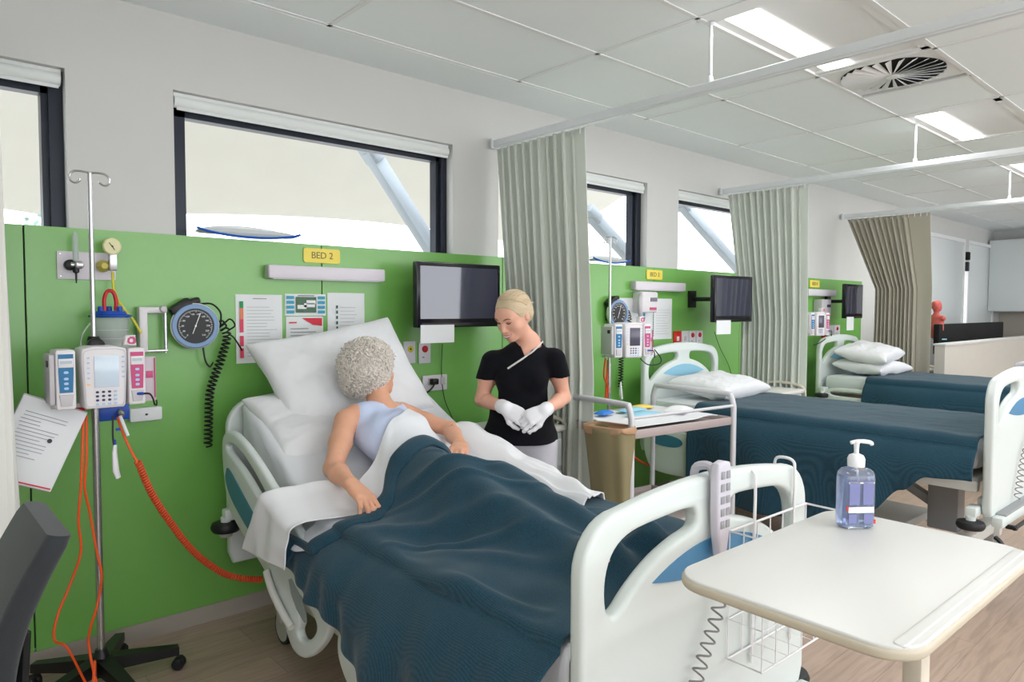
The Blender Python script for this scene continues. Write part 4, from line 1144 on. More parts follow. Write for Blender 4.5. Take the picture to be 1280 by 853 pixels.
# cupboards on the far end wall
def cupboards():
    t = thing('wall_cupboard', 'white wall cupboards at the far right with an open shelf', 'cupboard', (13.65, 2.4, 0))
    m = MB(); m.box((.07, 0, 2.05), (.34, 1.98, 1.16), bev=.004); m.build('body', M['white_board'], t, smooth=False)
    for k in range(2):
        m = MB(); m.box((-.11, .5-.99*k if k == 0 else -.5, 2.05), (.02, .96, 1.14), bev=.004); m.build('door', M['white_board'], t)
    t2 = thing('open_shelf', 'narrow open wall shelf with small goods at the right photo edge', 'shelf', (13.6, 1.2, 1.45))
    m = MB()
    for z in (0, .34, .68): m.box((0, 0, z), (.30, .40, .02))
    for y in (-.2, .2): m.box((0, y, .34), (.30, .02, .70))
    m.build('carcass', M['white_board'], t2, smooth=False)
    t3 = thing('bench_unit', 'grey-white bench with splashback under the far cupboards', 'bench', (13.6, 2.0, 0))
    m = MB(); m.box((0, 0, .46), (.58, 2.6, .90), bev=.004); m.build('base_unit', M['white_board'], t3, smooth=False)
    m = MB(); m.box((-.01, 0, .93), (.62, 2.64, .04), bev=.004); m.build('worktop', M['partition_beige'], t3, smooth=False)
    m = MB(); m.box((.28, 0, 1.2), (.02, 2.6, .5)); m.build('splashback', M['skirting'], t3, smooth=False)
cupboards()
# ------------------------------------------------------------------ people
mat('skin_tan', (222, 166, 138), .5, sss=.12, bump=.03, bscale=160, var=.04, vscale=20)
mat('skin_face', (226, 172, 148), .48, sss=.12, bump=.02, bscale=160, var=.03, vscale=20)
mat('skin_old', (220, 164, 134), .55, sss=.1, bump=.12, bscale=110, var=.07, vscale=34)
mat('scrub_black', (13, 14, 20), .9, bump=.25, bscale=18, sheen=.03, spec=.2)
mat('piping_white', (214, 212, 210), .7)
mat('trousers_grey', (186, 186, 194), .8, bump=.1, bscale=30)
mat('glove_white', (230, 230, 234), .5, bump=.12, bscale=90)
mat('hair_blonde', (205, 184, 152), .45, var=.25, vscale=1., stretch=(14, 14, 90), bump=.3, bscale=1.)
mat('hair_dark_blonde', (150, 122, 92), .5, var=.2, vscale=30)
mat('hair_grey', (222, 215, 206), .55, var=.12, vscale=30)
mat('hair_grey_root', (196, 188, 180), .8, var=.2, vscale=30)
mat('lip_rose', (190, 104, 96), .45)
mat('teeth', (240, 236, 228), .3)
mat('eye_dark', (40, 28, 24), .2)
mat('brow_brown', (112, 80, 60), .8)
mat('gown_blue', (196, 208, 236), .85, bump=.15, bscale=26, var=.02)
mat('scratch_red', (150, 40, 34), .5)
mat('ring_silver', (200, 200, 205), .2, metal=.9)
V3 = lambda a: np.array(a, float)
def PW(px, py, Y):
    d = RW @ Vector((px-CX, CY-py, FPX)); p = CAM+d*((Y-CAM.y)/d.y); return V3(p)

def head_sdf(s, c, f, u, sc=1., smile=True, old=False):
    """c centre of the skull, f forward, u up"""
    f = V3(f); f /= np.linalg.norm(f); u = V3(u); u -= f*(u@f); u /= np.linalg.norm(u); r = np.cross(f, u)
    A = [tuple(r), tuple(f), tuple(u)]
    p = lambda x, y, z: c+(r*x+f*y+u*z)*sc
    s.ell(p(0, -.012, .018), V3((.074, .092, .088))*sc, A, k=.0)
    s.ell(p(0, .024, -.040), V3((.064, .066, .070))*sc, A, k=.03)           # lower face
    s.ell(p(0, .066, -.094), V3((.026, .022, .019))*sc, A, k=.025)           # chin
    s.ell(p(0, .058, .026), V3((.052, .032, .036))*sc, A, k=.03)             # brow / forehead
    for q in (-1, 1):
        s.ell(p(q*.040, .052, -.032), V3((.024, .026, .022))*sc, A, k=.02)   # cheek
        s.ell(p(q*.030, .093, .000), V3((.017, .014, .010))*sc, A, k=.014, op='s')   # eye socket
        s.ell(p(q*.030, .073, -.001), V3((.0135, .0125, .0115))*sc, A, k=.004)
        s.cap(p(q*.016, .090, .017), p(q*.044, .076, .019), .006*sc, .005*sc, k=.010)
        s.ell(p(q*.075, -.008, -.012), V3((.009, .014, .024))*sc, [tuple(r), tuple(f), tuple(u)], k=.006)      # ear
        s.ell(p(q*.086, -.002, -.010), V3((.005, .009, .018))*sc, A, k=.004, op='s')
        s.ell(p(q*.010, .097, -.038), V3((.0075, .008, .006))*sc, A, k=.006)  # nostril wing
    s.cap(p(0, .088, .008), p(0, .1065, -.034), .0068*sc, .0090*sc, k=.012)     # nose
    s.ell(p(0, .082, -.066), V3((.028, .013, .020))*sc, A, k=.014)
    s.cap(p(-.016, .094, -.059), p(.016, .094, -.059), .0045*sc, k=.005); s.cap(p(-.014, .093, -.071), p(.014, .093, -.071), .005*sc, k=.005)
    return A, p

from mathutils.bvhtree import BVHTree
def bvh(*obs):
    vs, fs = [], []
    for ob_ in obs:
        o_ = len(vs); vs += [v.co.copy() for v in ob_.data.vertices]; fs += [tuple(o_+i for i in p.vertices) for p in ob_.data.polygons]
    return BVHTree.FromPolygons(vs, fs)
# ---- standing woman -------------------------------------------------
NX, NY = 2.36, 2.56
NA = math.atan2(-.668, .744)
nurse = thing('person', 'standing woman in black scrub top and white gloves, fair hair tied back', 'person', (NX, NY, 0), NA, None)
# local frame: x = picture right, y = away from the camera, z up
f0 = math.radians(39); pit = math.radians(29)
fw = V3((-math.sin(f0)*math.cos(pit), -math.cos(f0)*math.cos(pit), -math.sin(pit)))
up = V3((-math.sin(f0)*math.sin(pit), -math.cos(f0)*math.sin(pit), math.cos(pit))); up = up/np.linalg.norm(up)
hc = V3((-.040, -.055, 1.462))
NP = dict(neck=V3((.040, .02, 1.325)), shL=V3((-.146, .0, 1.228)), shR=V3((.168, .0, 1.242)), elL=V3((-.196, .03, 1.035)), elR=V3((.216, .04, 1.045)), wrL=V3((-.075, -.170, 1.022)), wrR=V3((.105, -.200, 1.012)))
def nurse_arms(s, infl=0., upto=1.):
    for q in 'LR':
        sh, el, wr = NP['sh'+q], NP['el'+q], NP['wr'+q]
        m1 = sh+(el-sh)*.45; s.chain([sh, m1, el], [.047+infl, .041+infl, .034+infl], k=.02)
        m2 = el+(wr-el)*.3; s.chain([el, m2, wr], [.033+infl, .034+infl, .024+infl], k=.015)
hL = dict(w=NP['wrL'], d=(.78, -.22, -.42), nrm=(-.25, -.75, .45), s=1, curl=[.35, .4, .5, .6])
hR = dict(w=NP['wrR'], d=(-.80, -.30, -.34), nrm=(.2, -.80, .5), s=-1, curl=[.75, .8, .85, .85])
s = SDF((-.30, -.36, -.01), (.32, .22, 1.63), .0042)
s.ell((0.005, .03, 1.16), (.135, .085, .17), k=.0); s.ell((0, .03, .95), (.125, .085, .14), k=.05); s.ell((0, .035, .83), (.145, .085, .11), k=.04)
s.cap((-.12, .02, 1.235), (.14, .02, 1.245), .045, k=.05); s.cap((0.02, .02, 1.22), NP['neck'], .07, .052, k=.04)
s.cap(NP['neck'], hc+V3((.022, .035, -.06)), .050, .047, k=.02)
for q in (-1, 1):
    s.chain([(q*.085, .03, .80), (q*.10, .02, .46), (q*.10, .05, .08)], [.080, .055, .040], k=.03); s.cap((q*.10, .05, .045), (q*.11, -.12, .035), .036, .03, k=.02)
nurse_arms(s)
hand(s, sz=.98, rs=.86, **hL); hand(s, sz=.98, rs=.86, **hR)
A_, hp = head_sdf(s, hc, fw, up, 1.0)
nurse_body = s.build('body', M['skin_face'], nurse, relax=1)
# scrub top
s = SDF((-.30, -.26, .78), (.32, .22, 1.40), .0045)
s.ell((0.005, .03, 1.15), (.152, .100, .17), k=.0); s.ell((0, .02, .98), (.142, .100, .14), k=.05); s.cap((0, .03, .95), (0, .035, .76), .15, .17, k=.06)
s.ell((-.065, -.045, 1.14), (.06, .048, .06), k=.04); s.ell((.07, -.045, 1.145), (.06, .048, .06), k=.04)
s.ell((0, .03, .86), (.178, .118, .12), k=.04)
s.cap((-.125, .012, 1.225), (.143, .012, 1.238), .056, k=.04); s.cap((0.012, .025, 1.20), (.040, .03, 1.325), .098, .060, k=.06)
for q in 'LR':
    sh, el = NP['sh'+q], NP['el'+q]; s.cap(sh, sh+(el-sh)*.50,   .053, .056, k=.02)
for q in 'LR':   # cut the sleeve hem flat
    sh, el = NP['sh'+q], NP['el'+q]; d = (el-sh)/np.linalg.norm(el-sh); c = sh+(el-sh)*.46+d*.075; s.ell(c, (.078, .078, .075), [(1, 0, 0), (0, 1, 0), (0, 0, 1)], k=.0, op='s', p=6.)
    s.cap(sh+(el-sh)*.3, sh+(el-sh)*.7, .046, k=0, op='s')
# V neck opening
s.cap(NP['neck']+V3((0, -.012, .0)), NP['neck']+V3((0, -.012, .13)), .066, .125, k=0, op='s')
for t_ in np.linspace(0, 1, 40):
    s.ell((.036-.014*t_, -.10, 1.335-.068*t_), (.062*(1-t_)+.006, .095, .016), k=0, op='s')
s.ell((0, .03, .745), (.4, .4, .085), k=0, op='s', p=8.)
def wr_(V):
    n = np.array([nz(p[0]*9, p[2]*14, p[1]*9) for p in V])*.007*np.clip((1.25-V[:, 2])*6, 0, 1)
    c = V-np.array([0, .03, 0]); c[:, 2] = 0; c /= np.maximum(np.linalg.norm(c, axis=1), 1e-6)[:, None]
    flare = .02*np.clip((.92-V[:, 2])*8, 0, 1)*(.5+.5*np.sin(np.arctan2(c[:, 1], c[:, 0])*5))
    return V+c*(n+flare)[:, None]
top = s.build('scrub_top', M['scrub_black'], nurse, relax=2, fn=wr_)
# piping: from the picture right side of the neck down across the chest
def on_top(px, z, y0=-.3):
    """front surface point of the scrub top at local x, z (ray march in the grid)"""
    i = int(round((px-s.lo[0])/s.h)); k = int(round((z-s.lo[2])/s.h)); col = s.D[i, :, k]; j = np.argmax(col < 0.0015)
    return Vector((px, s.lo[1]+j*s.h-.003, z))
TB = bvh(top, nurse_body)
def front(x, z, off=.003):
    h = TB.ray_cast(Vector((x, -.5, z)), Vector((0, 1, 0))); return Vector((x, (h[0].y if h[0] else -.08)-off, z))
def strip(P, it=3):
    Q_ = [front(P[0][0]+(P[-1][0]-P[0][0])*0, P[0][1])]; Q_ = []
    for i in range(len(P)-1):
        for k in range(6): t_ = k/6; Q_.append(front(P[i][0]*(1-t_)+P[i+1][0]*t_, P[i][1]*(1-t_)+P[i+1][1]*t_))
    Q_.append(front(*P[-1]))
    for _ in range(it): Q_ = [Q_[0]]+[(Q_[i-1]+Q_[i]*2+Q_[i+1])/4 for i in range(1, len(Q_)-1)]+[Q_[-1]]
    return Q_
m = MB(); m.tube(strip([(.106, 1.326), (.066, 1.290), (.022, 1.258), (-.022, 1.230), (-.066, 1.200)]), .0066, 8, flat=.7); m.build('neck_piping', M['piping_white'], top)
# trousers and shoes
s = SDF((-.26, -.22, -.01), (.26, .22, .92), .006)
s.ell((0, .035, .84), (.172, .108, .10), k=0)
for q in (-1, 1): s.chain([(q*.088, .03, .80), (q*.10, .02, .46), (q*.10, .05, .07)], [.098, .072, .062], k=.03)
s.build('trousers', M['trousers_grey'], nurse, relax=2)
for q in (-1, 1):
    s = SDF((q*.11-.08, -.2, -.005), (q*.11+.08, .14, .12), .006); s.cap((q*.10, .06, .045), (q*.11, -.12, .038), .044, .038, k=.02); s.ell((q*.105, -.03, -.03), (.2, .2, .031), k=0, op='s', p=8.); s.build('shoe', M['rubber_black'], nurse)
# gloves
for hd in (hL, hR):
    w = hd['w']; s = SDF(w-V3((.16, .19, .19)), w+V3((.16, .12, .12)), .0032)
    hand(s, sz=1.0, rs=1.12, k=.004, **hd)
    el = NP['elL'] if hd is hL else NP['elR']; d = (el-w)/np.linalg.norm(el-w)
    s.cap(w, w+d*.032, .031, .033, k=.012); s.cap(w+d*.03, w+d*.036, .0345, k=.004)
    s.build('glove', M['glove_white'], nurse, relax=1)
# hair: swept back cap with strands and a low knot
def hair_cap():
    s = SDF(hc-V3((.16, .17, .16)), hc+V3((.2, .2, .17)), .0035)
    p = hp; A = A_
    s.ell(p(0, -.016, .026), (.0815, .098, .088), A, k=0)
    s.ell(p(0, -.055, -.02), (.068, .055, .06), A, k=.03)
    # clear the face: front-lower part removed by an oblique box-like ellipsoid
    f, u, r = V3(A[1]), V3(A[2]), V3(A[0])
    n_ = f*.86-u*.50; n_ /= np.linalg.norm(n_)
    c = p(0, .052, .040)+n_*.20
    s.ell(c, (.25, .2, .25), [tuple(r), tuple(n_), tuple(np.cross(r, n_))], k=.006, op='s', p=8.)
    for q in (-1, 1): s.ell(p(q*.085, .012, -.038), (.022, .034, .034), A, k=.004, op='s')
    cap = s.build('hair', M['hair_blonde'], nurse, relax=1)
    # swept strands from the hairline to the knot
    rr = random.Random(5); knot = Vector(p(.0, -.112, -.016))
    m = MB()
    for q in range(260):
        a = rr.uniform(-1.45, 1.45)      # around the hairline
        x = .080*math.sin(a); z = .026+.090*math.cos(a)*.98
        path = []
        for t_ in np.linspace(0, 1, 9):
            y = .058*math.cos(a)*.9+.0-(.165)*t_ - .03*abs(math.sin(a))*(1-t_); k_ = math.sin(PI*min(1, t_*.5+.5))**.55
            xx = x*(1.02-.85*t_**1.7); zz = (z-.0)*(1-t_**1.8)+(-.016)*t_**1.8
            e = V3((xx, y+.0, zz-.026)); rad = math.sqrt((e[0]/.083)**2+((e[1]+.016)/.100)**2+(e[2]/.090)**2)
            if rad > 0 and t_ < .93: e = V3((e[0]/rad, (e[1]+.016)/rad-.016, e[2]/rad))*1.0
            path.append(Vector(p(e[0], e[1], e[2]+.026)))
        m.tube(smoothpath(path, 3), [.0016]*25, 4)
    m.build('hair_strands', M['hair_blonde'], cap)
    m = MB()
    for q in range(46):
        a0 = rr.uniform(0, 6.28); R_ = rr.uniform(.008, .024); ax = Vector((rr.uniform(-1, 1), rr.uniform(-1, 1), rr.uniform(-1, 1))).normalized(); b1 = ax.orthogonal().normalized(); b2 = ax.cross(b1)
        m.tube([knot+(b1*math.cos(a0+t_)+b2*math.sin(a0+t_))*R_*1.15+ax*.006*math.sin(t_*2) for t_ in np.linspace(0, 3.6, 14)], .0034, 5)
    m.build('hair_knot', M['hair_dark_blonde'], cap)
hair_cap()
# facial features
FB = bvh(nurse_body)
def onface(x, y, z, off=.0005):
    f_ = Vector(A_[1]); h = FB.ray_cast(Vector(hp(x, .2, z)), -f_); return (h[0]+f_*off) if h[0] else Vector(hp(x, y, z))
def feature(name, x0, pts, r, m_, par, flat=1.): m = MB(); m.tube([onface(*q) for q in pts], r, 6, flat=flat); return m.build(name, m_, par)
for q in (-1, 1):
    feature('eyebrow', 0, [(q*.014, .0935, .0185), (q*.026, .0935, .0235), (q*.038, .086, .0245), (q*.049, .073, .0185)], [.0014, .0026, .0024, .0012], M['brow_brown'], nurse)
    feature('eye', 0, [(q*.018, .0845, -.0025), (q*.025, .0875, -.0035), (q*.034, .0865, -.0035), (q*.042, .080, -.001)], [.001, .0026, .0026, .0012], M['eye_dark'], nurse)
    feature('upper_eyelid', 0, [(q*.016, .0845, .0005), (q*.025, .0885, .0020), (q*.035, .0875, .0015), (q*.045, .078, -.001)], [.0008, .0012, .0014, .0012], M['brow_brown'], nurse)
feature('upper_lip', 0, [(-.031, .0780, -.0565), (-.016, .0905, -.0625), (0, .0950, -.0640), (.016, .0905, -.0625), (.031, .0780, -.0565)], [.0010, .0022, .0026, .0022, .0010], M['lip_rose'], nurse)
feature('lower_lip', 0, [(-.028, .0795, -.0605), (-.015, .0890, -.0730), (0, .0930, -.0765), (.015, .0890, -.0730), (.028, .0795, -.0605)], [.0010, .0024, .0032, .0024, .0010], M['lip_rose'], nurse)
feature('teeth', 0, [(-.027, .0795, -.0585), (-.014, .0895, -.0670), (0, .0935, -.0695), (.014, .0895, -.0670), (.027, .0795, -.0585)], [.001, .0030, .0036, .0030, .001], M['teeth'], nurse)

# ---- woman in bed -----------------------------------------------------
PB = V3((1.62, 2.3, .75))
pat = thing('person', 'white-haired woman lying in the bed in a pale blue sleeveless top, head turned away', 'person', tuple(PB), 0)
Q = dict(shR=V3((1.452, 2.665, 1.015)), elR=V3((1.292, 2.475, .868)), wrR=V3((1.262, 2.285, .848)),
         shL=V3((1.800, 2.715, 1.000)), elL=V3((1.872, 2.50, .955)), wrL=V3((1.772, 2.29, .925)))
def rel(d): return {k: v-PB for k, v in d.items()}
Q = rel(Q)
pc = V3((1.662, 2.80, 1.205))-PB
pf = (.96, .14, -.06); pu = (-.02, .30, .95)
s = SDF((-.47, -1.3, -.12), (.42, .68, .62), .0046)
def pt(x, y, z): return V3((x, y, z))-PB
# torso reclined on the raised back
s.ell(pt(1.615, 2.56, .940), (.150, .20, .088), [(1, 0, 0), (0, .91, .41), (0, -.41, .91)], k=0)
s.ell(pt(1.605, 2.33, .845), (.155, .17, .082), [(1, 0, 0), (0, .93, .36), (0, -.36, .93)], k=.05)
s.ell(pt(1.60, 2.17, .80), (.17, .14, .09), k=.05)
s.cap(Q['shR']+V3((.05, .01, .01)), Q['shL']+V3((-.05, -.01, .01)), .055, k=.05)
s.cap(pt(1.63, 2.66, 1.02), pc+V3((-.01, -.04, -.07)), .055, .05, k=.03)
for q, dx in ((-1, -.0), (1, 0)):
    s.chain([pt(1.60+q*.09, 2.12, .79), pt(1.60+q*.10-.01, 1.82, .80), pt(1.60+q*.10, 1.45, .765), pt(1.60+q*.10, 1.30, .765)], [.080, .052, .036, .04], k=.03)
    s.cap(pt(1.60+q*.10, 1.28, .765), pt(1.60+q*.12, 1.25, .785), .032, .024, k=.02)
for q in 'RL':
    sh, el, wr = Q['sh'+q], Q['el'+q], Q['wr'+q]; k_ = 1. if q == 'R' else .9
    s.chain([sh, sh+(el-sh)*.45+V3((0, 0, -.006)), el], [.050*k_, .045*k_, .036*k_], k=.02); s.chain([el, el+(wr-el)*.35, wr], [.037*k_, .038*k_, .0255], k=.015)
kR = PW(457, 623, 2.205)-PB; dR = kR-Q['wrR']
nR = hand(s, Q['wrR'], dR, (.15, -.25, .95), -1, [(.35, .55, .35), (.4, .6, .4), (.45, .6, .4), (.5, .6, .45)], sz=1.1, spread=.05, thumb=(.5, .5))
kL = PW(573, 566, 2.21)-PB; dL = kL-Q['wrL']
nL = hand(s, Q['wrL'], dL+V3((0, 0, .0)), (-.1, -.25, .95), 1, [(.4, .5, .35), (.35, .45, .35), (.35, .45, .3), (.35, .45, .3)], sz=1.02, spread=.12, thumb=(.4, .4))
A2, pp = head_sdf(s, pc, pf, pu, .98)
pbody = s.build('body', M['skin_old'], pat, relax=1)
m = MB()
for tips in (nR, nL):
    for (tip, dd, nn) in tips:
        a, b = tip; c = Vector(a).lerp(Vector(b), .7)+Vector(nn)*.0058; dv = Vector(dd); nv = Vector(nn); rv = dv.cross(nv)
        m.add([c-rv*.0045-dv*.005, c+rv*.0045-dv*.005, c+rv*.0045+dv*.006, c-rv*.0045+dv*.006, c-rv*.0045-dv*.005-nv*.003, c+rv*.0045-dv*.005-nv*.003, c+rv*.0045+dv*.006-nv*.003, c-rv*.0045+dv*.006-nv*.003], [(0,1,2,3),(4,7,6,5),(0,4,5,1),(1,5,6,2),(2,6,7,3),(3,7,4,0)])
m.build('fingernails', M['skin_face'], pat)
# gown
s = SDF((-.30, -.12, -.02), (.30, .52, .46), .0048)
s.ell(pt(1.615, 2.56, .943), (.163, .215, .098), [(1, 0, 0), (0, .91, .41), (0, -.41, .91)], k=0)
s.ell(pt(1.605, 2.33, .848), (.166, .17, .092), [(1, 0, 0), (0, .93, .36), (0, -.36, .93)], k=.05)
s.cap(Q['shR']+V3((.075, .005, .008)), Q['shL']+V3((-.07, -.01, .008)), .060, k=.04)
s.ell(pt(1.62, 2.53, .985), (.13, .09, .05), k=.04)
s.cap(pt(1.64, 2.69, 1.05), pt(1.65, 2.76, 1.14), .060, .07, k=.0, op='s')
def wr2(V):
    n = np.array([nz(p[0]*6+p[1]*8, p[1]*16-p[0]*14, p[2]*6) for p in V])*.008; V = V.copy(); V[:, 2] += n; return V
gown = s.build('sleeveless_top', M['gown_blue'], pat, relax=1, fn=wr2)
# curly hair
def curls():
    s = SDF(pc-V3((.19, .19, .19)), pc+V3((.19, .19, .19)), .006)
    s.ell(pp(0, -.030, .030), (.116, .126, .116), A2, k=0); s.ell(pp(0, -.062, -.030), (.108, .088, .086), A2, k=.03)
    c = pp(0, .052, -.052); s.ell(c, (.078, .080, .094), A2, k=.01, op='s')
    h = s.build('hair', M['hair_grey_root'], pat, relax=1)
    rr = random.Random(11); m = MB()
    r_, f_, u_ = [Vector(a) for a in A2]
    n = 0
    while n < 3000:
        v = Vector((rr.gauss(0, 1), rr.gauss(0, 1), rr.gauss(0, 1))).normalized()
        lower = rr.random() < .35
        if lower: q = pp(v.x*.112, -.062+v.y*.092, -.030+v.z*.088)
        else: q = pp(v.x*.121, -.030+v.y*.130, .030+v.z*.121)
        loc = Vector(q)-Vector(pc); yl = loc.dot(f_); zl = loc.dot(u_); xl = loc.dot(r_)
        if yl > .030 and zl < .045+.0*abs(xl): continue
        if zl < -.120: continue
        n += 1
        nrm = (r_*v.x+f_*v.y+u_*v.z).normalized(); b1 = nrm.orthogonal().normalized(); b1 = Matrix.Rotation(rr.uniform(0, 6.28), 3, nrm) @ b1; b2 = nrm.cross(b1)
        R_ = rr.uniform(.006, .012); tn = rr.uniform(4.5, 9); a0 = rr.uniform(0, 6.28); dr = b1*rr.uniform(.008, .022)+nrm*rr.uniform(-.006, .010)
        tw = rr.choice((-1, 1)); mix = rr.uniform(.2, 1)
        N_ = 13; P = []
        for i in range(N_):
            t_ = i/(N_-1); a = a0+tw*tn*t_; rad = R_*(1-.45*t_)
            P.append(Vector(q)+dr*t_+(b2*math.cos(a)+(nrm*mix+b1*(1-mix))*math.sin(a))*rad)
        m.tube(P, [.0019+.0012*math.sin(PI*i/(N_-1)) for i in range(N_)], 4)
    m.build('curls', M['hair_grey'], h)
curls()
# spectacle arm end, scratch on the wrist, ring
m = MB(); m.tube([pp(-.066, .076, .004), pp(-.078, .04, .004), pp(-.082, .0, .002)], .0018, 6); m.tube([pp(-.058, .094, .006), pp(-.066, .078, .004)], .002, 6); m.build('spectacle_arm', M['hair_dark_blonde'], pat)
e = Q['elL']; w_ = Q['wrL']; c = e+(w_-e)*.22+V3((-.01, -.012, .032))
m = MB(); m.tube([c+V3((-.018, -.006, -.002)), c, c+V3((.014, .003, .0))], [.001, .0035, .001], 6); m.build('scratch', M['scratch_red'], pat)

# let the covers lie over the torso and under the arms
GB = bvh(gown)
def settle(ob, off, up=True):
    T = ob.matrix_basis if ob.parent is None else ob.parent.matrix_basis
    V = np.array([tuple(T @ v.co) for v in ob.data.vertices]); Z = V[:, 2].copy(); pbase = Vector(tuple(PB))
    if up:
        for i, p in enumerate(V):
            h = GB.ray_cast(Vector((p[0], p[1], 3))-pbase, Vector((0, 0, -1)))
            if h[0]:
                zt = h[0].z+pbase.z+off
                if zt > Z[i]-.03: d_ = zt-Z[i]; k_ = .03; hh = min(1, max(0, .5+.5*d_/k_)); Z[i] = Z[i]*(1-hh)+zt*hh+k_*hh*(1-hh)
    segs = []
    for q in 'RL': segs += [(Q['el'+q], Q['wr'+q], .036, .026)]
    segs += [(Q['wrR'], kR+(kR-Q['wrR'])*.5, .022, .018), (Q['wrL'], kL+(kL-Q['wrL'])*.6, .022, .018)]
    for a, b, r0, r1 in segs:
        for dx in (-.02, 0, .02) if r0 < .03 else (0,):
            A0 = a+PB+V3((dx*.7, 0, 0)); B0 = b+PB+V3((dx, 0, 0)); d = B0[:2]-A0[:2]; L = d@d
            t_ = np.clip(((V[:, :2]-A0[:2])@d)/L, 0, 1); c = A0+(B0-A0)*t_[:, None]; r = r0+(r1-r0)*t_; dist = np.linalg.norm(V[:, :2]-c[:, :2], axis=1)
            rr_ = r+.030; m_ = dist < rr_; low = c[:, 2]-np.sqrt(np.maximum(r*r-np.minimum(dist, r)**2, 0))-.004+np.maximum(dist-r, 0)*1.3
            Z = np.where(m_ & (Z > low) & (Z > c[:, 2]-.09), low, Z)
    V[:, 2] = Z; Ti = T.inverted()
    F = np.array([tuple(p.vertices) for p in ob.data.polygons if len(p.vertices) == 4]); V2, _ = relaxmesh(V.copy(), F, 2)
    w_ = (np.abs(V[:, 2]-Z) >= 0); V = V2
    for v, p in zip(ob.data.vertices, V): v.co = Ti @ Vector(p)
    ob.data.update()
settle(sheet, .010); settle(blanket, .020); settle(blanket.children[0], .034)
# ------------------------------------------------------------------ wall fittings and bedside equipment
mat('plate_white', (222, 216, 224), .35)
mat('pump_cream', (226, 222, 224), .4)
mat('pump_grey', (196, 192, 196), .45)
mat('pump_blue', (30, 112, 160), .4)
mat('pump_magenta', (196, 72, 122), .4)
mat('lcd_grey', (176, 196, 204), .2)
mat('lcd_light', (206, 222, 236), .15, coat=.4)
mat('lcd_dark', (84, 80, 96), .15)
mat('key_navy', (44, 52, 96), .5)
mat('key_blue', (170, 200, 232), .5)
mat('key_orange', (240, 196, 150), .5)
mat('jar_clear', (222, 230, 226), .12, trans=.55, ior=1.2)
mat('door_clear', (226, 212, 222), .15, trans=.3, ior=1.2)
mat('lid_blue', (20, 74, 176), .4)
mat('tube_red', (200, 30, 44), .35)
mat('tube_yellow', (216, 206, 60), .4)
mat('brass_yellow', (206, 190, 90), .4)
mat('dial_cream', (226, 220, 170), .35)
mat('cable_orange', (236, 88, 30), .5)
mat('hose_orange', (222, 84, 44), .5)
mat('black_plastic', (20, 20, 22), .4)
mat('gauge_blue', (128, 158, 196), .4)
mat('paper_white', (232, 234, 236), .7)
mat('ink_grey', (150, 152, 156), .7)
mat('ink_dark', (70, 72, 80), .7)
mat('print_green', (40, 150, 90), .6); mat('print_orange', (226, 130, 96), .6); mat('print_pink', (222, 70, 100), .6); mat('print_red', (214, 48, 70), .6)
mat('print_blue', (60, 160, 190), .6); mat('print_photo', (74, 110, 84), .5, var=.5, vscale=60); mat('print_dkgreen', (30, 90, 80), .6)
mat('sign_yellow', (244, 222, 96), .45)
mat('sign_ink', (110, 104, 70), .5)
mat('button_red', (196, 22, 34), .35)
mat('switch_red', (214, 32, 26), .4)
mat('tv_bezel', (22, 22, 30), .22, spec=.5)
mat('tv_screen', (58, 58, 78), .06, spec=1.0, coat=.6)
mat('bag_clear', (232, 236, 236), .3, trans=.2)
mat('stripe_blue', (20, 90, 190), .4)
mat('needle_white', (240, 240, 240), .5)
def wp(px, py, Y): p = PW(px, py, Y); return float(p[0]), float(p[2])
YF = 3.40
def vbox(m, x0, x1, z0, z1, y, d, mi=0, bev=0.): m.box(((x0+x1)/2, y-d/2, (z0+z1)/2), (x1-x0, d, z1-z0), mi=mi, bev=bev); return m

# bed number signs
def bed_sign(x, txt, label, w=.205, h=.075, z=1.762):
    t = thing('bed_sign', label, 'sign', (x, YF, z), 0, 'yellow bed signs')
    m = MB(); m.shape(rrect(w, h, .012, 5), (), .006, .001, place=on_wall(0, -.004, 0)); m.build('plate', M['sign_yellow'], t)
    m = MB(); m.text(txt, .048, on_wall(0, -.0078, .0)); m.build('lettering', M['sign_ink'], t, smooth=False)
bed_sign(1.719, 'BED 2', 'yellow wall sign reading BED 2'); bed_sign(4.56, 'BED 3', 'yellow wall sign above the rail of the middle bay, over its infusion pump'); bed_sign(7.33, 'BED 4', 'yellow wall sign of the farthest bay, just right of the second curtain', w=.22)
def lamp_rail(x, label):
    t = thing('wall_light', label, 'wall light', (x, YF, 1.67), 0, 'slim wall lights over the beds')
    m = MB(); m.box((0, -.028, 0), (.65, .056, .066), bev=.006); m.build('housing', M['plate_white'], t)
    m = MB(); m.box((0, -.03, -.034), (.60, .035, .004)); m.build('lens', M['white_plastic'], t)
    for s in (-1, 1): m = MB(); m.box((s*.3262, -.028, 0), (.003, .05, .06), bev=.001); m.build('end_cap', M['pump_grey'], t)
lamp_rail(1.74, 'white slim wall light below the sign of the nearest bed'); lamp_rail(4.59, 'white slim wall light of the middle bay'); lamp_rail(7.42, 'white slim wall light of the farthest bay')

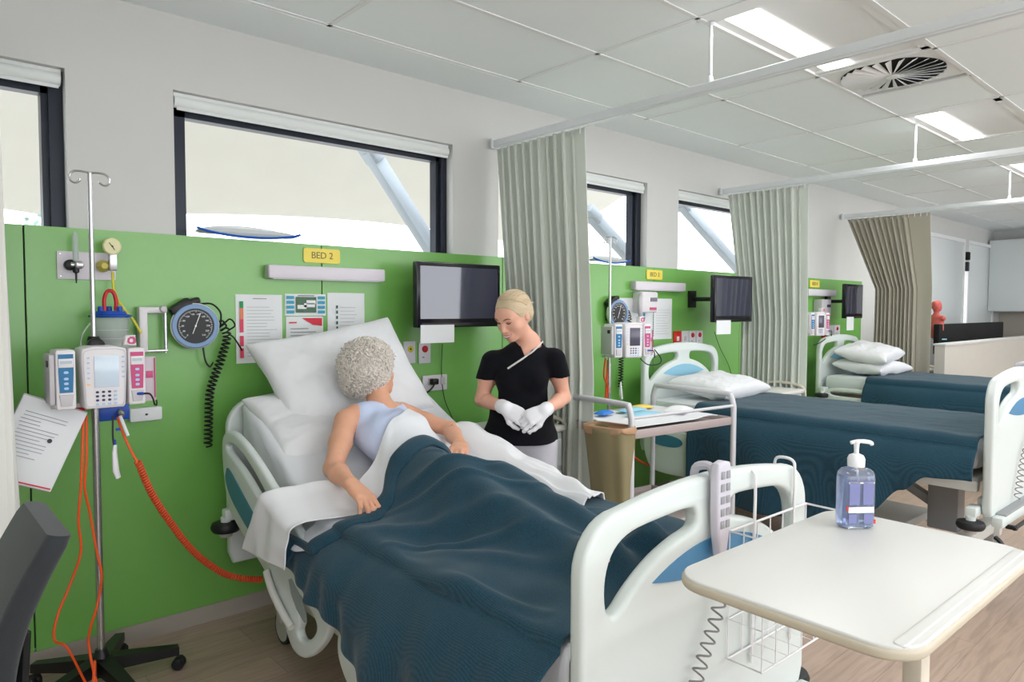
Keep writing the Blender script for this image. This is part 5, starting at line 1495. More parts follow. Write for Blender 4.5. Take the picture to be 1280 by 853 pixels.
# posters -------------------------------------------------------------
def sheet_paper(name, x0, x1, z0, z1, label, fn, y=YF, rot=0.):
    t = thing(name, label, 'poster', ((x0+x1)/2, y, (z0+z1)/2)); w, h = x1-x0, z1-z0
    m = MB(); m.grid(lambda u, v: ((u-.5)*w, -.003-.004*math.sin(PI*u)*(v), (v-.5)*h), 8, 8); m.grid(lambda u, v: ((u-.5)*w, -.0015, (v-.5)*h), 2, 2); m.build('sheet', M['paper_white'], t)
    m = MB(); mats = fn(m, w, h); m.build('print', mats, t, smooth=False); return t
def lines(m, x0, x1, z0, z1, n, mi, rr, th=.002):
    for k in range(n):
        z = z1-(z1-z0)*(k+.5)/n; m.box(((x0+x1)/2-(x1-x0)*.5*(1-(q := rr.uniform(.6, 1))), -.0085, z), ((x1-x0)*q, .0008, th), mi=mi)
def p1(m, w, h):
    rr = random.Random(3); cols = [1, 2, 3, 3, 3]
    hs = [.40, .28, .08, -.20, -.36]
    for c, z0, z1 in ((1, .30, .40), (2, .14, .30), (3, -.05, .14), (3, -.25, -.1), (3, -.42, -.28)): m.box((-w*.39, -.0085, (z0+z1)/2*h), (.018, .0008, (z1-z0)*h), mi=c)
    lines(m, -w*.28, w*.42, -h*.42, h*.34, 16, 0, rr, .0015); m.box((0, -.0085, h*.44), (w*.3, .0008, .004), mi=0)
    return [M['ink_grey'], M['print_green'], M['print_orange'], M['print_pink']]
x0, z1 = wp(295, 369, YF); x1, z0 = wp(352, 452, YF)
sheet_paper('wall_chart', 1.269, 1.500, 1.222, 1.556, 'white wall chart with green, orange and pink bar down its left edge', p1)
def p2(m, w, h):
    m.box((0, -.0085, 0), (w*.5, .0008, h*.72), mi=0)
    for s in (-1, 1):
        for k in range(4): m.box((s*w*.38, -.0085, h*(.33-.22*k)), (w*.18, .0008, h*.14), mi=1)
    m.box((0, -.0085, h*.42), (w*.4, .0008, .006), mi=2)
    for a, b, c in ((-.1, -.1, .05), (.08, -.02, .06), (.12, .12, .05)): m.box((w*a, -.0092, h*b), (c, .0006, .02), mi=3)
    return [M['print_photo'], M['print_blue'], M['ink_grey'], M['paper_white']]
sheet_paper('photo_card', 1.515, 1.738, 1.452, 1.563, 'white card with a green photo framed by small blue blocks', p2)
def p3(m, w, h):
    m.add([(-w*.1, -.0085, h*.46), (w*.46, -.0085, h*.46), (w*.46, -.0085, h*.22), (w*.2, -.0085, h*.26)], [(0, 1, 2, 3)], 0); rr = random.Random(8)
    lines(m, -w*.4, w*.3, -h*.4, h*.2, 6, 1, rr, .004); m.box((-w*.33, -.0085, h*.33), (w*.2, .0008, .007), mi=0); return [M['print_red'], M['ink_grey']]
sheet_paper('notice_sheet', 1.520, 1.722, 1.272, 1.447, 'white notice with a red swoosh, under the photo card', p3)
def p4(m, w, h):
    rr = random.Random(4)
    for k in range(9): m.box((-w*.26, -.0085, h*(.26-.09*k)), (.009, .0008, .016), mi=1)
    lines(m, -w*.18, w*.42, -h*.46, h*.28, 12, 0, rr, .0015); return [M['ink_grey'], M['print_dkgreen']]
sheet_paper('wall_list', 1.748, 1.967, 1.262, 1.572, 'white list with a column of dark green boxes, right of the photo card', p4)
def p5(m, w, h):
    rr = random.Random(6)
    for k in range(6): m.box((-w*.05, -.0085, h*(.4-.075*k)), (.03, .0008, .02), mi=1)
    for k in range(12): m.box((w*.13, -.0085, h*(.2-.055*k)), (.008, .0008, .012), mi=2)
    lines(m, w*.18, w*.46, -h*.4, h*.25, 10, 0, rr, .0015); return [M['ink_grey'], M['print_blue'], M['print_dkgreen']]
sheet_paper('wall_chart', 4.12, 4.80, 1.25, 1.575, 'wide white chart behind the infusion pump of the middle bay', p5)
# clear holder clips above the posters
# televisions --------------------------------------------------------
def tv(x0, x1, z0, z1, y, rz, label, plabel, paper):
    cx = (x0+x1)/2; w = (x1-x0); h = z1-z0
    t = thing('wall_television', label, 'television', (cx, y, (z0+z1)/2), rz, 'wall televisions')
    m = MB(); m.box((0, 0, 0), (w, .045, h), bev=.008); m.build('case', M['tv_bezel'], t)
    m = MB(); m.box((0, -.0232, .012), (w*.925, .002, h*.80)); m.build('screen', M['tv_screen'], t, smooth=False)
    m = MB(); m.box((0, -.024, -h*.455), (w*.9, .004, h*.05), bev=.001); m.build('speaker_strip', M['black_plastic'], t)
    m = MB(); m.box((0, .045, 0), (w*.35, .05, h*.5), bev=.01); m.build('rear_housing', M['black_plastic'], t)
    m = MB(); m.tube([(0, .06, 0), (-.03, .12, 0), (-.06, (YF-.02-y)/max(.3, math.cos(rz)), 0)], .018, 10); m.box((-.07, (YF-.02-y), 0), (.08, .03, .14), rot=(0, 0, -rz)); m.build('wall_arm', M['black_plastic'], t)
    pw, ph = paper
    q = MB(); q.box((0, 0, 0), (pw, .003, ph)); o = q.build('paper_note', M['paper_white'], None, smooth=False); o.matrix_world = Tm((cx, y, (z0+z1)/2), (0, 0, rz)) @ Tm((-w/2+pw/2+.02, -.0275, -h/2-ph/2+.015)); tag(o, plabel, 'note', 'blank notes under the televisions')
    return t
tv(2.165, 2.755, 1.385, 1.748, 3.20, math.radians(-1), 'black wall television beside the standing woman, nearest one', 'blank white note below the nearest television', (.225, .10))
tv(4.85, 5.40, wp(900, 403, 3.05)[1], wp(915, 345, 3.05)[1], 3.05, math.radians(-1), 'black wall television in front of the second curtain', 'blank white note below the television of the middle bay', (.20, .11))
tv(7.47, 7.90, 1.40, 1.76, 3.15, math.radians(0), 'black wall television of the farthest bay, beside the beige curtain', 'small white note below the farthest television', (.17, .14))

# switches / sockets --------------------------------------------------
def outlet(name, x0, x1, z0, z1, label, kind, group=None):
    t = thing(name, label, 'wall switch', ((x0+x1)/2, YF, (z0+z1)/2), 0, group); w, h = x1-x0, z1-z0
    m = MB(); m.box((0, -.006, 0), (w, .012, h), bev=.003); m.build('plate', M['plate_white'] if kind != 'r' else M['switch_red'], t)
    if kind == 'y':
        m = MB(); m.lathe((.005, -.011, h*.15), [(.019, 0), (.019, .004), (.015, .005)], 20, axis=(0, -1, 0)); b = m.build('socket_ring', M['tube_yellow'], t); m = MB(); m.lathe((.003, -.015, h*.15), [(.006, 0), (.006, .004)], 12, axis=(0, -1, 0)); m.build('socket_hole', M['black_plastic'], b)
    if kind == 'b':
        m = MB(); m.lathe((.0, -.011, h*.2), [(.020, 0), (.020, .006), (.014, .012), (.004, .014)], 20, axis=(0, -1, 0)); m.build('call_button', M['button_red'], t); m = MB(); m.box((-.012, -.013, -h*.2), (.014, .004, .006)); m.build('indicator', M['print_green'], t)
    if kind in 'rw':
        m = MB(); m.box((0, -.013, 0), (w*.32, .008, h*.3), bev=.002); m.build('rocker', M['paper_white'] if kind == 'r' else M['pump_grey'], t)
    if kind == 'p':
        for s in (-1, 1):
            m = MB(); m.box((s*.045+.01, -.014, .01), (.035, .008, .045), bev=.004); m.build('socket', M['pump_grey'], t)
    return t
outlet('socket_plate', 2.215, 2.294, 1.175, 1.302, 'white plate with yellow ringed socket, left of the call button', 'y'); outlet('call_button_plate', 2.318, 2.401, 1.170, 1.290, 'white plate with a red call button below the nearest television', 'b')
outlet('power_socket', 2.344, 2.520, 1.005, 1.097, 'white double power socket with a black plug behind the propped pillow', 'p')
for k, (a, b, kd, lb) in enumerate([(4.825, 4.925, 'r', 'red switch plate, leftmost of the four over the middle bed'), (4.935, 5.03, 'w', 'white switch plate right beside the red one over the middle bed'), (5.04, 5.135, 'b', 'white plate with green mark and red button over the middle bed'), (5.145, 5.24, 'b', 'rightmost white plate with a red button over the middle bed')]): outlet('switch_plate', a, b, 1.187, 1.31, lb, kd, 'switch plates of the middle bay')
for k, (a, b, kd, lb) in enumerate([(7.52, 7.62, 'r', 'red switch plate of the farthest bay'), (7.63, 7.80, 'w', 'white switch plate next to the red one in the farthest bay'), (7.81, 7.96, 'b', 'white call plate beside the farthest television')]): outlet('switch_plate', a, b, 1.19, 1.32, lb, kd, 'switch plates of the farthest bay')
def cable(name, pts, r, m_, label, cat='cable', coil=None, mid=8, group=None):
    P = [Vector(p) for p in pts]; o0 = P[0].copy(); m = MB()
    path = helix_path(P, coil[0], coil[1], 9) if coil else smoothpath(P, mid)
    m.tube([p-o0 for p in path], r, 6); o = m.build(name, M[m_], None); o.location = o0; return tag(o, label, cat, group)
def W3(px, py, Y): x, z = wp(px, py, Y); return (x, Y, z)
t = thing('power_plug', 'black plug pushed into the wall socket behind the pillow', 'plug', W3(541, 477, 3.38))
m = MB(); m.box((0, -.015, 0), (.045, .035, .035), bev=.006); m.build('body', M['black_plastic'], t); m = MB(); m.tube(smoothpath([(0, -.03, 0), (-.05, -.05, -.04), (-.12, -.03, -.10), (-.2, -.02, -.25)], 6), .005, 8); m.build('flex', M['black_plastic'], t)
cable('television_cable', [W3(553, 430, 3.38), W3(552, 468, 3.385), W3(556, 500, 3.385), W3(568, 530, 3.385), W3(572, 560, 3.385)], .0025, 'black_plastic', 'thin black cable hanging below the nearest television')
cable('television_cable', [W3(893, 415, 3.38), W3(900, 435, 3.385), W3(910, 455, 3.385), W3(916, 475, 3.385)], .0025, 'black_plastic', 'thin black cable hanging below the television of the middle bay')

# gas outlet plate ----------------------------------------------------
def gas_station(x, label, group=None):
    t = thing('gas_outlet_panel', label, 'gas outlet', (x, YF, 1.665), 0, group)
    m = MB(); m.box((0, -.004, 0), (.215, .008, .115), bev=.002)
    m.build('plate', M['plate_white'], t)
    for sx in (-1, 1):
        for sz in (-1, 1): m = MB(); m.lathe((sx*.096, -.008, sz*.046), [(.004, 0), (.003, .002)], 10, axis=(0, -1, 0)); m.build('screw', M['steel'], t)
    f = MB(); f.lathe((-.065, -.008, 0), [(.020, 0), (.022, .01), (.022, .035), (.014, .04)], 20, axis=(0, -1, 0)); f.build('flow_valve', M['black_plastic'], t)
    f = MB(); f.lathe((-.038, -.045, .0), [(.016, 0), (.017, .006), (.017, .02), (.012, .024)], 18, axis=(0, -1, 0)); f.cyl((-.065, -.045, 0), (-.03, -.05, 0), .012, n=12); f.build('flow_knob', M['steel'], t)
    f = MB(); f.lathe((-.048, -.05, .015), [(.009, 0), (.011, .01), (.011, .10), (.009, .105), (.007, .12)], 14); f.build('flow_tube', M['jar_clear'], t)
    f = MB(); f.lathe((-.048, -.05, -.075), [(.002, 0), (.004, .02), (.004, .04), (.012, .045), (.012, .062)], 12); f.build('nozzle', M['black_plastic'], t)
    f = MB(); f.lathe((.055, -.008, 0), [(.016, 0), (.024, .008), (.026, .02), (.022, .035), (.012, .05)], 18, axis=(0, -1, 0)); f.build('suction_fitting', M['brass_yellow'], t)
    f = MB(); f.box((.085, -.055, .03), (.03, .035, .10), bev=.006); f.cyl((.055, -.04, 0), (.085, -.05, 0), .010, n=12); b = f.build('regulator_body', M['steel'], t)
    f = MB(); f.lathe((.08, -.06, .082), [(.033, 0), (.035, .004), (.035, .018), (.031, .022)], 28, axis=(0, -1, 0)); g = f.build('gauge', M['dial_cream'], t)
    f = MB(); f.box((.078, -.0825, .082), (.003, .001, .036), rot=(0, -.6, 0)); f.lathe((.08, -.082, .082), [(.004, 0), (.003, .002)], 10, axis=(0, -1, 0)); f.build('needle', M['black_plastic'], g)
    return t
gas_station(.651, 'white gas outlet panel with flow tube and round suction gauge above the nearest pump')
cable('suction_tube', [(.735, 3.345, 1.64), (.737, 3.33, 1.56), (.76, 3.32, 1.50), (.80, 3.31, 1.44), (.83, 3.30, 1.38)], .0055, 'tube_yellow', 'yellow suction tube running down from the round gauge', 'tube')
def canister(x, y, z, label):
    t = thing('suction_canister', label, 'canister', (x, y, z))
    m = MB(); m.lathe((0, 0, 0), [(.054, 0), (.058, .004), (.066, .15), (.067, .165)], 28); m.build('jar', M['jar_clear'], t)
    m = MB(); m.lathe((0, 0, .163), [(.078, 0), (.08, .004), (.078, .009), (.060, .012), (.055, .024), (.01, .026)], 28); l = m.build('lid', M['lid_blue'], t)
    for a, b in ((-.035, 0), (.0, .02), (.03, -.02)): m = MB(); m.lathe((a, b, .186), [(.011, 0), (.010, .02), (.006, .022)], 12); m.build('port', M['lid_blue'], l)
    m = MB(); m.tube(smoothpath([(-.02, 0, .19), (-.022, 0, .23), (-.014, 0, .262), (0, 0, .272), (.014, 0, .262), (.022, 0, .23), (.02, 0, .19)], 6), .0075, 10); m.build('red_tube', M['tube_red'], t)
    for k in range(3): m = MB(); m.lathe((0, 0, .04+.035*k), [(.0625+.0012*k, 0), (.0625+.0012*k, .002)], 28); m.build('measure_ring', M['pump_grey'], t)
    m = MB(); m.box((0, YF-y-.03, .07), (.05, .05, .05), bev=.005); m.box((0, .065, .07), (.11, .02, .03), bev=.004); m.build('wall_holder', M['black_plastic'], t)
    return t
cx_, cz_ = wp(139, 437, 3.26); canister(cx_, 3.26, cz_-.03, 'suction canister with blue lid and red tube loop, behind the nearest pump')
cable('suction_tube', [W3(113, 404, 3.24), W3(103, 418, 3.22), W3(101, 432, 3.22), W3(106, 445, 3.2)], .003, 'jar_clear', 'clear thin tube curling from the canister lid', 'tube')

# wall bracket holder right of the canister
t = thing('wall_bracket', 'grey plastic bracket with clear frame on the wall, right of the suction canister', 'bracket', (.895, YF, 1.40))
m = MB(); m.box((-.045, -.035, -.005), (.035, .05, .20), bev=.008); m.box((0, -.035, .08), (.11, .045, .03), bev=.01); m.build('arm', M['pump_cream'], t)
m = MB(); m.cyl((.048, -.04, -.11), (.048, -.04, .09), .008, n=12); m.box((0, -.035, -.10), (.11, .03, .012), bev=.003); m.build('metal_bar', M['steel'], t)
m = MB(); m.lathe((.035, -.055, .085), [(.012, 0), (.016, .006), (.012, .016)], 16, axis=(0, -1, 0)); m.build('knob', M['pump_grey'], t)

# blood pressure gauge ------------------------------------------------
def bp_gauge(x, z, label, clabel):
    t = thing('blood_pressure_gauge', label, 'blood pressure gauge', (x, YF, z), math.radians(-6), 'blood pressure gauges')
    m = MB(); m.box((-.01, -.02, 0), (.12, .04, .12), bev=.02); m.build('bracket', M['black_plastic'], t)
    m = MB(); m.lathe((0, -.035, 0), [(.092, 0), (.100, .01), (.104, .03), (.100, .036)], 44, axis=(0, -1, 0)); m.build('case', M['pump_cream'], t)
    m = MB(); m.lathe((0, -.068, 0), [(.100, 0), (.100, .006), (.096, .010), (.080, .010), (.078, .004)], 44, axis=(0, -1, 0)); m.build('rim', M['gauge_blue'], t)
    m = MB(); m.lathe((0, -.070, 0), [(.079, 0), (.079, .004)], 44, axis=(0, -1, 0)); d = m.build('dial', M['black_plastic'], t)
    m = MB()
    for k in range(60):
        a = math.radians(230-280*k/59); L = .010 if k % 5 == 0 else .005; r = .072
        m.box(((r-L/2)*math.cos(a), -.0747, (r-L/2)*math.sin(a)), (L, .0006, .0016), rot=(0, -a, 0))
    for k in range(12):
        a = math.radians(230-280*k/11); m.text(str(20*k+20) if k else '0', .011, on_wall(.054*math.cos(a), -.0748, .054*math.sin(a)))
    m.build('scale_marks', M['needle_white'], d, smooth=False)
    m = MB(); m.box((.004, -.077, .012), (.003, .001, .10), rot=(0, .35, 0)); m.lathe((0, -.0765, 0), [(.005, 0), (.004, .003)], 12, axis=(0, -1, 0)); m.build('needle', M['needle_white'], d)
    m = MB(); m.box((-.055, -.045, .085), (.10, .06, .05), rot=(0, -.6, 0), bev=.015); m.box((-.02, -.03, .105), (.10, .05, .03), rot=(0, -.3, 0), bev=.01); m.build('cuff', M['black_plastic'], t)
    a = lambda dx, dy, dz: (x+dx, YF+dy, z+dz)
    cable('coiled_tube', [a(.10, -.06, .02), a(.14, -.05, -.05), a(.11, -.05, -.16), a(.06, -.05, -.3), a(.05, -.05, -.45), a(.045, -.05, -.56)], .0042, 'black_plastic', clabel, 'tube', coil=(.017, 30))
    return a
a = bp_gauge(1.069, 1.408, 'round blood pressure gauge with black dial and pale blue rim, nearest one', 'black coiled tube hanging from the nearest blood pressure gauge')
cable('cuff_tube', [a(.02, -.05, .10), a(.07, -.06, .10), a(.105, -.07, .06), a(.11, -.06, .0), a(.15, -.06, .03), a(.17, -.07, .0), a(.14, -.06, -.03), a(.17, -.06, -.06), a(.21, -.05, -.12)], .0042, 'black_plastic', 'black looping cuff tube at the right of the nearest gauge', 'tube')
cable('cuff_tube', [a(.03, -.05, -.09), a(.04, -.05, -.16), a(.06, -.05, -.19), a(.075, -.05, -.17)], .004, 'black_plastic', 'short black tube under the nearest gauge', 'tube')

# infusion pole and pump ----------------------------------------------
def iv_pole(x, y, label, ztop=2.0, a0=0.):
    t = thing('infusion_pole', label, 'infusion pole', (x, y, 0), 0, 'infusion poles')
    m = MB(); m.cyl((0, 0, .1), (0, 0, 1.12), .0135, n=14); m.build('lower_tube', M['steel'], t)
    m = MB(); m.cyl((0, 0, 1.1), (0, 0, ztop), .009, n=12); m.build('upper_tube', M['steel'], t)
    for s in (-1, 1):
        m = MB(); P = [(0, 0, ztop), (s*.03, 0, ztop+.003), (s*.052, 0, ztop), (s*.066, 0, ztop-.014), (s*.064, 0, ztop-.034), (s*.05, 0, ztop-.042), (s*.036, 0, ztop-.036), (s*.032, 0, ztop-.026)]
        m.tube(smoothpath(P, 5), .0042, 8); m.build('hook', M['steel'], t)
    m = MB(); m.lathe((0, -.03, 1.345), [(.012, -.03), (.026, -.028), (.030, -.015), (.030, .012), (.02, .02)], 22, axis=(0, -1, 0)); m.lathe((0, 0, 1.32), [(.02, 0), (.022, .01), (.022, .05), (.018, .06)], 16); m.build('height_clamp', M['black_plastic'], t)
    m = MB(); m.lathe((0, 0, .06), [(.04, 0), (.045, .01), (.045, .05), (.028, .075), (.02, .10)], 20); m.build('base_hub', M['black_plastic'], t)
    star_base(t, .275, 5, M['black_plastic'], a0, .024)
    return t
IX, IY = .605, 3.07
iv_pole(IX, IY, 'steel infusion pole on a black star base, nearest one', 2.0, math.radians(-8))
def pump(x, y, z, label, lcd='lcd_light', rz=0., group='infusion pumps'):
    """x: pole centre, front faces -Y"""
    t = thing('infusion_pump', label, 'infusion pump', (x, y, z), rz, group); t.scale = (.80, .86, .90)
    # central unit
    m = MB(); o = [(-.083, -.115), (-.075, -.125), (.075, -.125), (.083, -.115), (.092, .06), (.092, .105), (.086, .118), (.05, .126), (-.05, .126), (-.086, .118), (-.092, .105), (-.092, .06)]
    m.shape(o, (), .16, .008, place=on_wall(.045, -.085, 0), bres=2); c = m.build('central_unit', M['pump_cream'], t)
    m = MB(); m.shape([(k[0]*.93, k[1]*.93) for k in o], [[(k[0]*.905, k[1]*.91) for k in o][::-1]], .002, 0, place=on_wall(.045, -.166, 0)); m.build('outline_groove', M['pump_grey'], c)
    m = MB(); m.box((.052, -.1665, .025), (.10, .004, .128), bev=.001); m.build('display', M[lcd], c)
    m = MB()
    for r in range(4):
        for q in range(4): m.shape(rrect(.013, .009, .0044, 3), (), .003, 0, place=on_wall(.012+.0245*q, -.167, -.058-.0165*r), mi=0 if q < 3 and r < 3 else 1)
    for r in range(5):
        for s in (-.021, .119): m.shape(rrect(.010, .0065, .003, 3), (), .003, 0, place=on_wall(s, -.167, .082-.0205*r), mi=1)
    m.shape(rrect(.014, .009, .004, 3), (), .003, 0, place=on_wall(-.022, -.167, -.026), mi=2)
    m.build('keypad', [M['key_navy'], M['key_blue'], M['key_orange']], c)
    # side modules
    def module(xc, w, colour, nm):
        m = MB(); o = [(-w/2, -.11), (-w/2+.006, -.12), (w/2-.006, -.12), (w/2, -.11), (w/2, .108), (w/2-.006, .116), (-w/2+.006, .116), (-w/2, .108)]
        m.shape(o, (), .14, .006, place=on_wall(xc, -.095, 0)); u = m.build(nm, M['pump_cream'], t)
        m = MB(); m.shape([(-w*.38, .10), (w*.38, .10), (w*.38, .03), (w*.33, -.052), (-w*.33, -.052), (-w*.38, .03)], (), .004, 0, place=on_wall(xc, -.167, 0)); m.build('coloured_panel', M[colour], u)
        m = MB(); m.box((xc, -.1695, .065), (w*.74, .004, .035), bev=.001); m.box((xc, -.1715, .068), (w*.6, .002, .012), mi=1); m.build('small_display', [M['pump_cream'], M['lcd_grey']], u)
        m = MB()
        for r in range(4): m.shape(rrect(.018, .010, .0048, 3), (), .003, 0, place=on_wall(xc, -.1695, .028-.019*r-(.006 if r else 0)))
        m.build('buttons', M['key_blue'], u)
        m = MB(); m.shape([(-w*.36, -.06), (w*.36, -.06), (w*.28, -.105), (-w*.28, -.105)], (), .01, .002, place=on_wall(xc, -.167, 0)); m.build('door_latch', M['pump_grey'], u)
        return u
    module(-.108, .076, 'pump_blue', 'left_module'); module(.178, .072, 'pump_magenta', 'right_module')
    m = MB(); m.box((-.158, -.085, .0), (.022, .14, .20), bev=.006); m.build('left_housing', M['pump_grey'], t); m = MB(); m.box((-.171, -.12, .062), (.004, .03, .025)); m.build('side_connector', M['black_plastic'], t)
    m = MB(); m.box((.03, -.03, -.118), (.36, .05, .018), bev=.004); m.build('base_rail', M['pump_grey'], t)
    m = MB(); m.box((.245, -.11, -.02), (.052, .03, .19), bev=.004); k_ = m.build('clear_door', M['door_clear'], t)
    m = MB(); m.box((.242, -.128, .0), (.03, .004, .03), bev=.004); m.cyl((.265, -.128, -.10), (.265, -.128, .07), .0028, n=8); m.build('door_fittings', M['pump_magenta'], k_)
    m = MB(); m.shape([(-.028, -.02), (.028, -.024), (.024, .022), (-.02, .022)], [], .05, .008, place=on_wall(.165, -.09, .146)); m.build('syringe_head', M['pump_cream'], t); m = MB(); m.shape(chaikin([(-.018, -.014), (.022, -.016), (.018, .016), (-.012, .016)], 1), [chaikin([(-.008, -.008), (.01, -.008), (.008, .008), (-.006, .008)], 1)[::-1]], .003, 0, place=on_wall(.168, -.117, .146)); m.build('head_mark', M['pump_magenta'], t)
    m = MB(); m.tube([(.175, -.168, -.075), (.20, -.18, -.075)], .006, 8, mi=0); m.tube(smoothpath([(.20, -.18, -.075), (.225, -.185, -.078), (.24, -.18, -.10), (.25, -.17, -.125), (.262, -.16, -.128), (.264, -.15, -.11)], 4), .004, 8, mi=1); m.build('plug_lead', [M['lid_blue'], M['black_plastic']], t)
    m = MB(); m.box((0, -.01, 0), (.07, .06, .08), bev=.01); m.build('pole_clamp', M['pump_grey'], t)
    return t
pump(IX-.036, IY-.03, 1.235, 'infusion pump with pale screen, blue left and magenta right module, on the nearest pole')
# blue and red boxes with connectors under the pump
t = thing('power_adapter', 'blue adapter box with orange lead fixed below the nearest pump', 'adapter', (IX+.075, 3.14, 1.075)); m = MB(); m.box((0, 0, 0), (.11, .05, .065), bev=.006); m.build('body', M['lid_blue'], t)
m = MB(); m.lathe((.02, -.025, .0), [(.014, 0), (.014, .02), (.008, .03)], 14, axis=(0, -1, -.4)); m.build('connector', M['steel'], t); m = MB(); m.box((0, .10, 0), (.03, .20, .03)); m.build('mount', M['black_plastic'], t)
t = thing('gas_adapter', 'red adapter box with grey connector below the nearest pump, left of the pole', 'adapter', (IX-.055, 3.14, 1.078)); m = MB(); m.box((0, 0, 0), (.06, .05, .055), bev=.006); m.build('body', M['button_red'], t)
m = MB(); m.lathe((-.01, -.025, .0), [(.014, 0), (.014, .02), (.008, .03)], 14, axis=(0, -1, -.4)); m.build('connector', M['pump_grey'], t); m = MB(); m.box((0, .10, 0), (.03, .20, .03)); m.build('mount', M['black_plastic'], t)
t = thing('wall_box', 'small white wall box right below the nearest pump', 'wall box', (*[(wp(180, 517, YF)[0])], YF, wp(180, 517, YF)[1])); m = MB(); m.box((0, -.02, 0), (.13, .04, .06), bev=.006); m.build('case', M['paper_white'], t); m = MB(); m.box((0, -.042, 0), (.01, .003, .008)); m.build('mark', M['black_plastic'], t)
# hanging folder of papers
def folder():
    t = thing('paper_folder', 'tilted white papers in a folder hanging left below the nearest pump', 'papers', (.46, 3.0, 1.12), 0); t.rotation_euler = (0, math.radians(24), 0)
    m = MB(); m.grid(lambda u, v: ((u-.5)*.21, -.004*math.sin(PI*u), -.30*v+.02), 10, 12); m.grid(lambda u, v: ((u-.5)*.212, .004, -.302*v+.02), 3, 3); m.build('papers', M['paper_white'], t)
    m = MB(); rr = random.Random(2); 
    for k in range(13):
        q = rr.uniform(.4, .95); m.box((-.09+.085*q, -.0062, -.03-.013*k), (.15*q, .0006, .002), mi=0)
    m.lathe((.03, -.006, -.11), [(.008, 0), (.008, .001)], 14, axis=(0, -1, 0), mi=1); m.box((0, -.0062, -.272), (.20, .0008, .005), mi=2)
    m.build('print', [M['ink_grey'], M['ink_dark'], M['print_red']], t, smooth=False)
    m = MB(); m.box((0, .012, -.13), (.215, .012, .31), bev=.003); m.build('backing_board', M['pump_grey'], t)
folder()
cable('sensor_lead', [W3(141, 520, 3.03), W3(141, 545, 3.02), W3(143, 560, 3.02)], .0035, 'black_plastic', 'short black sensor lead under the nearest pump', 'cable')
t = thing('sensor_probe', 'white sensor probe hanging on a black lead under the nearest pump', 'probe', W3(145, 598, 3.02)); m = MB(); m.tube([(0, 0, .13), (-.003, 0, .10), (0, 0, .03), (.008, 0, 0)], [.008, .011, .015, .012], 12, flat=.7); m.build('body', M['white_plastic'], t); m = MB(); m.cyl((-.002, 0, .12), (-.002, 0, .15), .005, n=8); m.box((.01, -.008, .19), (.018, .006, .01), mi=0); m.build('strain_relief', M['lid_blue'], t)
# orange leads
cable('orange_lead', [W3(104, 520, 3.03), W3(103, 560, 3.0), W3(101, 610, 3.0), W3(98, 650, 3.0), W3(101, 690, 3.0), W3(88, 730, 3.0), W3(72, 770, 2.95), W3(68, 800, 2.9), W3(85, 812, 2.85), (.53, 2.86, .1), W3(118, 830, 2.6), (.43, 2.45, .02), (.36, 2.40, .01)], .0045, 'cable_orange', 'orange lead dropping left of the nearest infusion pole in a wide loop')
cable('orange_lead', [W3(108, 520, 3.03), W3(108, 570, 3.01), W3(106, 610, 3.01), W3(112, 640, 3.02), W3(121, 690, 3.0), W3(127, 720, 2.98), W3(122, 755, 2.98), W3(112, 790, 2.9), W3(112, 815, 2.8), (.52, 2.62, .05), (.42, 2.55, .015), (.30, 2.5, .01)], .0045, 'cable_orange', 'orange lead crossing behind the nearest infusion pole')
cable('orange_lead', [W3(147, 522, 3.03), W3(155, 545, 3.0), W3(166, 568, 2.98), W3(172, 578, 2.97)], .0045, 'cable_orange', 'short orange lead between the nearest pump and the coiled hose')
t_ = cable('coiled_hose', [W3(172, 577, 2.97), W3(190, 618, 2.98), W3(214, 655, 3.0), W3(242, 690, 3.02), W3(275, 715, 3.03), W3(300, 723, 3.02), W3(328, 725, 2.95)], .0042, 'hose_orange', 'orange-red coiled hose sagging from the nearest pump to the bed', 'hose', coil=(.0105, 78))
cable('tag_label', [W3(150, 520, 3.0), W3(160, 545, 2.99)], .006, 'paper_white', 'white tag on the orange lead below the nearest pump', 'tag')

# equipment of the middle and the farthest bay ------------------------
x2, z2 = wp(763, 297, 3.11)
iv_pole(x2, 3.11, 'thin infusion pole of the middle bay, left of its pump', z2, .4)
px2, pz2 = wp(778, 425, 2.93)
pump(px2, 2.98, pz2, 'infusion pump with dark screen in the middle bay', 'lcd_dark', math.radians(-14))
a = bp_gauge(*wp(778, 392, 3.3), 'blood pressure gauge behind the pump of the middle bay', 'dark green-black coiled tube hanging below the pump of the middle bay')
gx, gz = wp(800, 378, YF)
t = thing('gas_outlet_panel', 'pale gas outlet unit with grey handle above the pump of the middle bay', 'gas outlet', (gx, YF, gz)); m = MB(); m.box((0, -.05, 0), (.20, .10, .16), bev=.015); m.build('case', M['pump_cream'], t)
m = MB(); m.tube(smoothpath([(-.12, -.10, .05), (-.16, -.12, .0), (-.15, -.12, -.09), (-.11, -.10, -.12)], 6), .018, 10); m.build('handle', M['pump_grey'], t); m = MB(); m.box((.04, -.102, .02), (.08, .006, .03)); m.build('display', M['lcd_dark'], t); m = MB(); m.box((.03, -.103, -.05), (.08, .006, .02)); m.build('red_mark', M['pump_magenta'], t)
cable('black_lead', [W3(818, 437, 2.9), W3(826, 448, 2.88), W3(824, 455, 2.88), W3(810, 456, 2.9), W3(800, 448, 2.92)], .004, 'black_plastic', 'black lead looping from the pump of the middle bay')
cable('orange_hose', [W3(757, 448, 3.1), W3(755, 470, 3.1), W3(760, 485, 3.1), W3(757, 500, 3.1), W3(760, 450, 3.12)], .007, 'hose_orange', 'orange-red hoses bunched under the pump of the middle bay', 'hose')
cable('orange_hose', [W3(776, 555, 3.1), W3(800, 577, 3.1), W3(825, 583, 3.05), W3(850, 578, 3.0)], .008, 'hose_orange', 'orange-red hose sagging behind the trolley', 'hose')
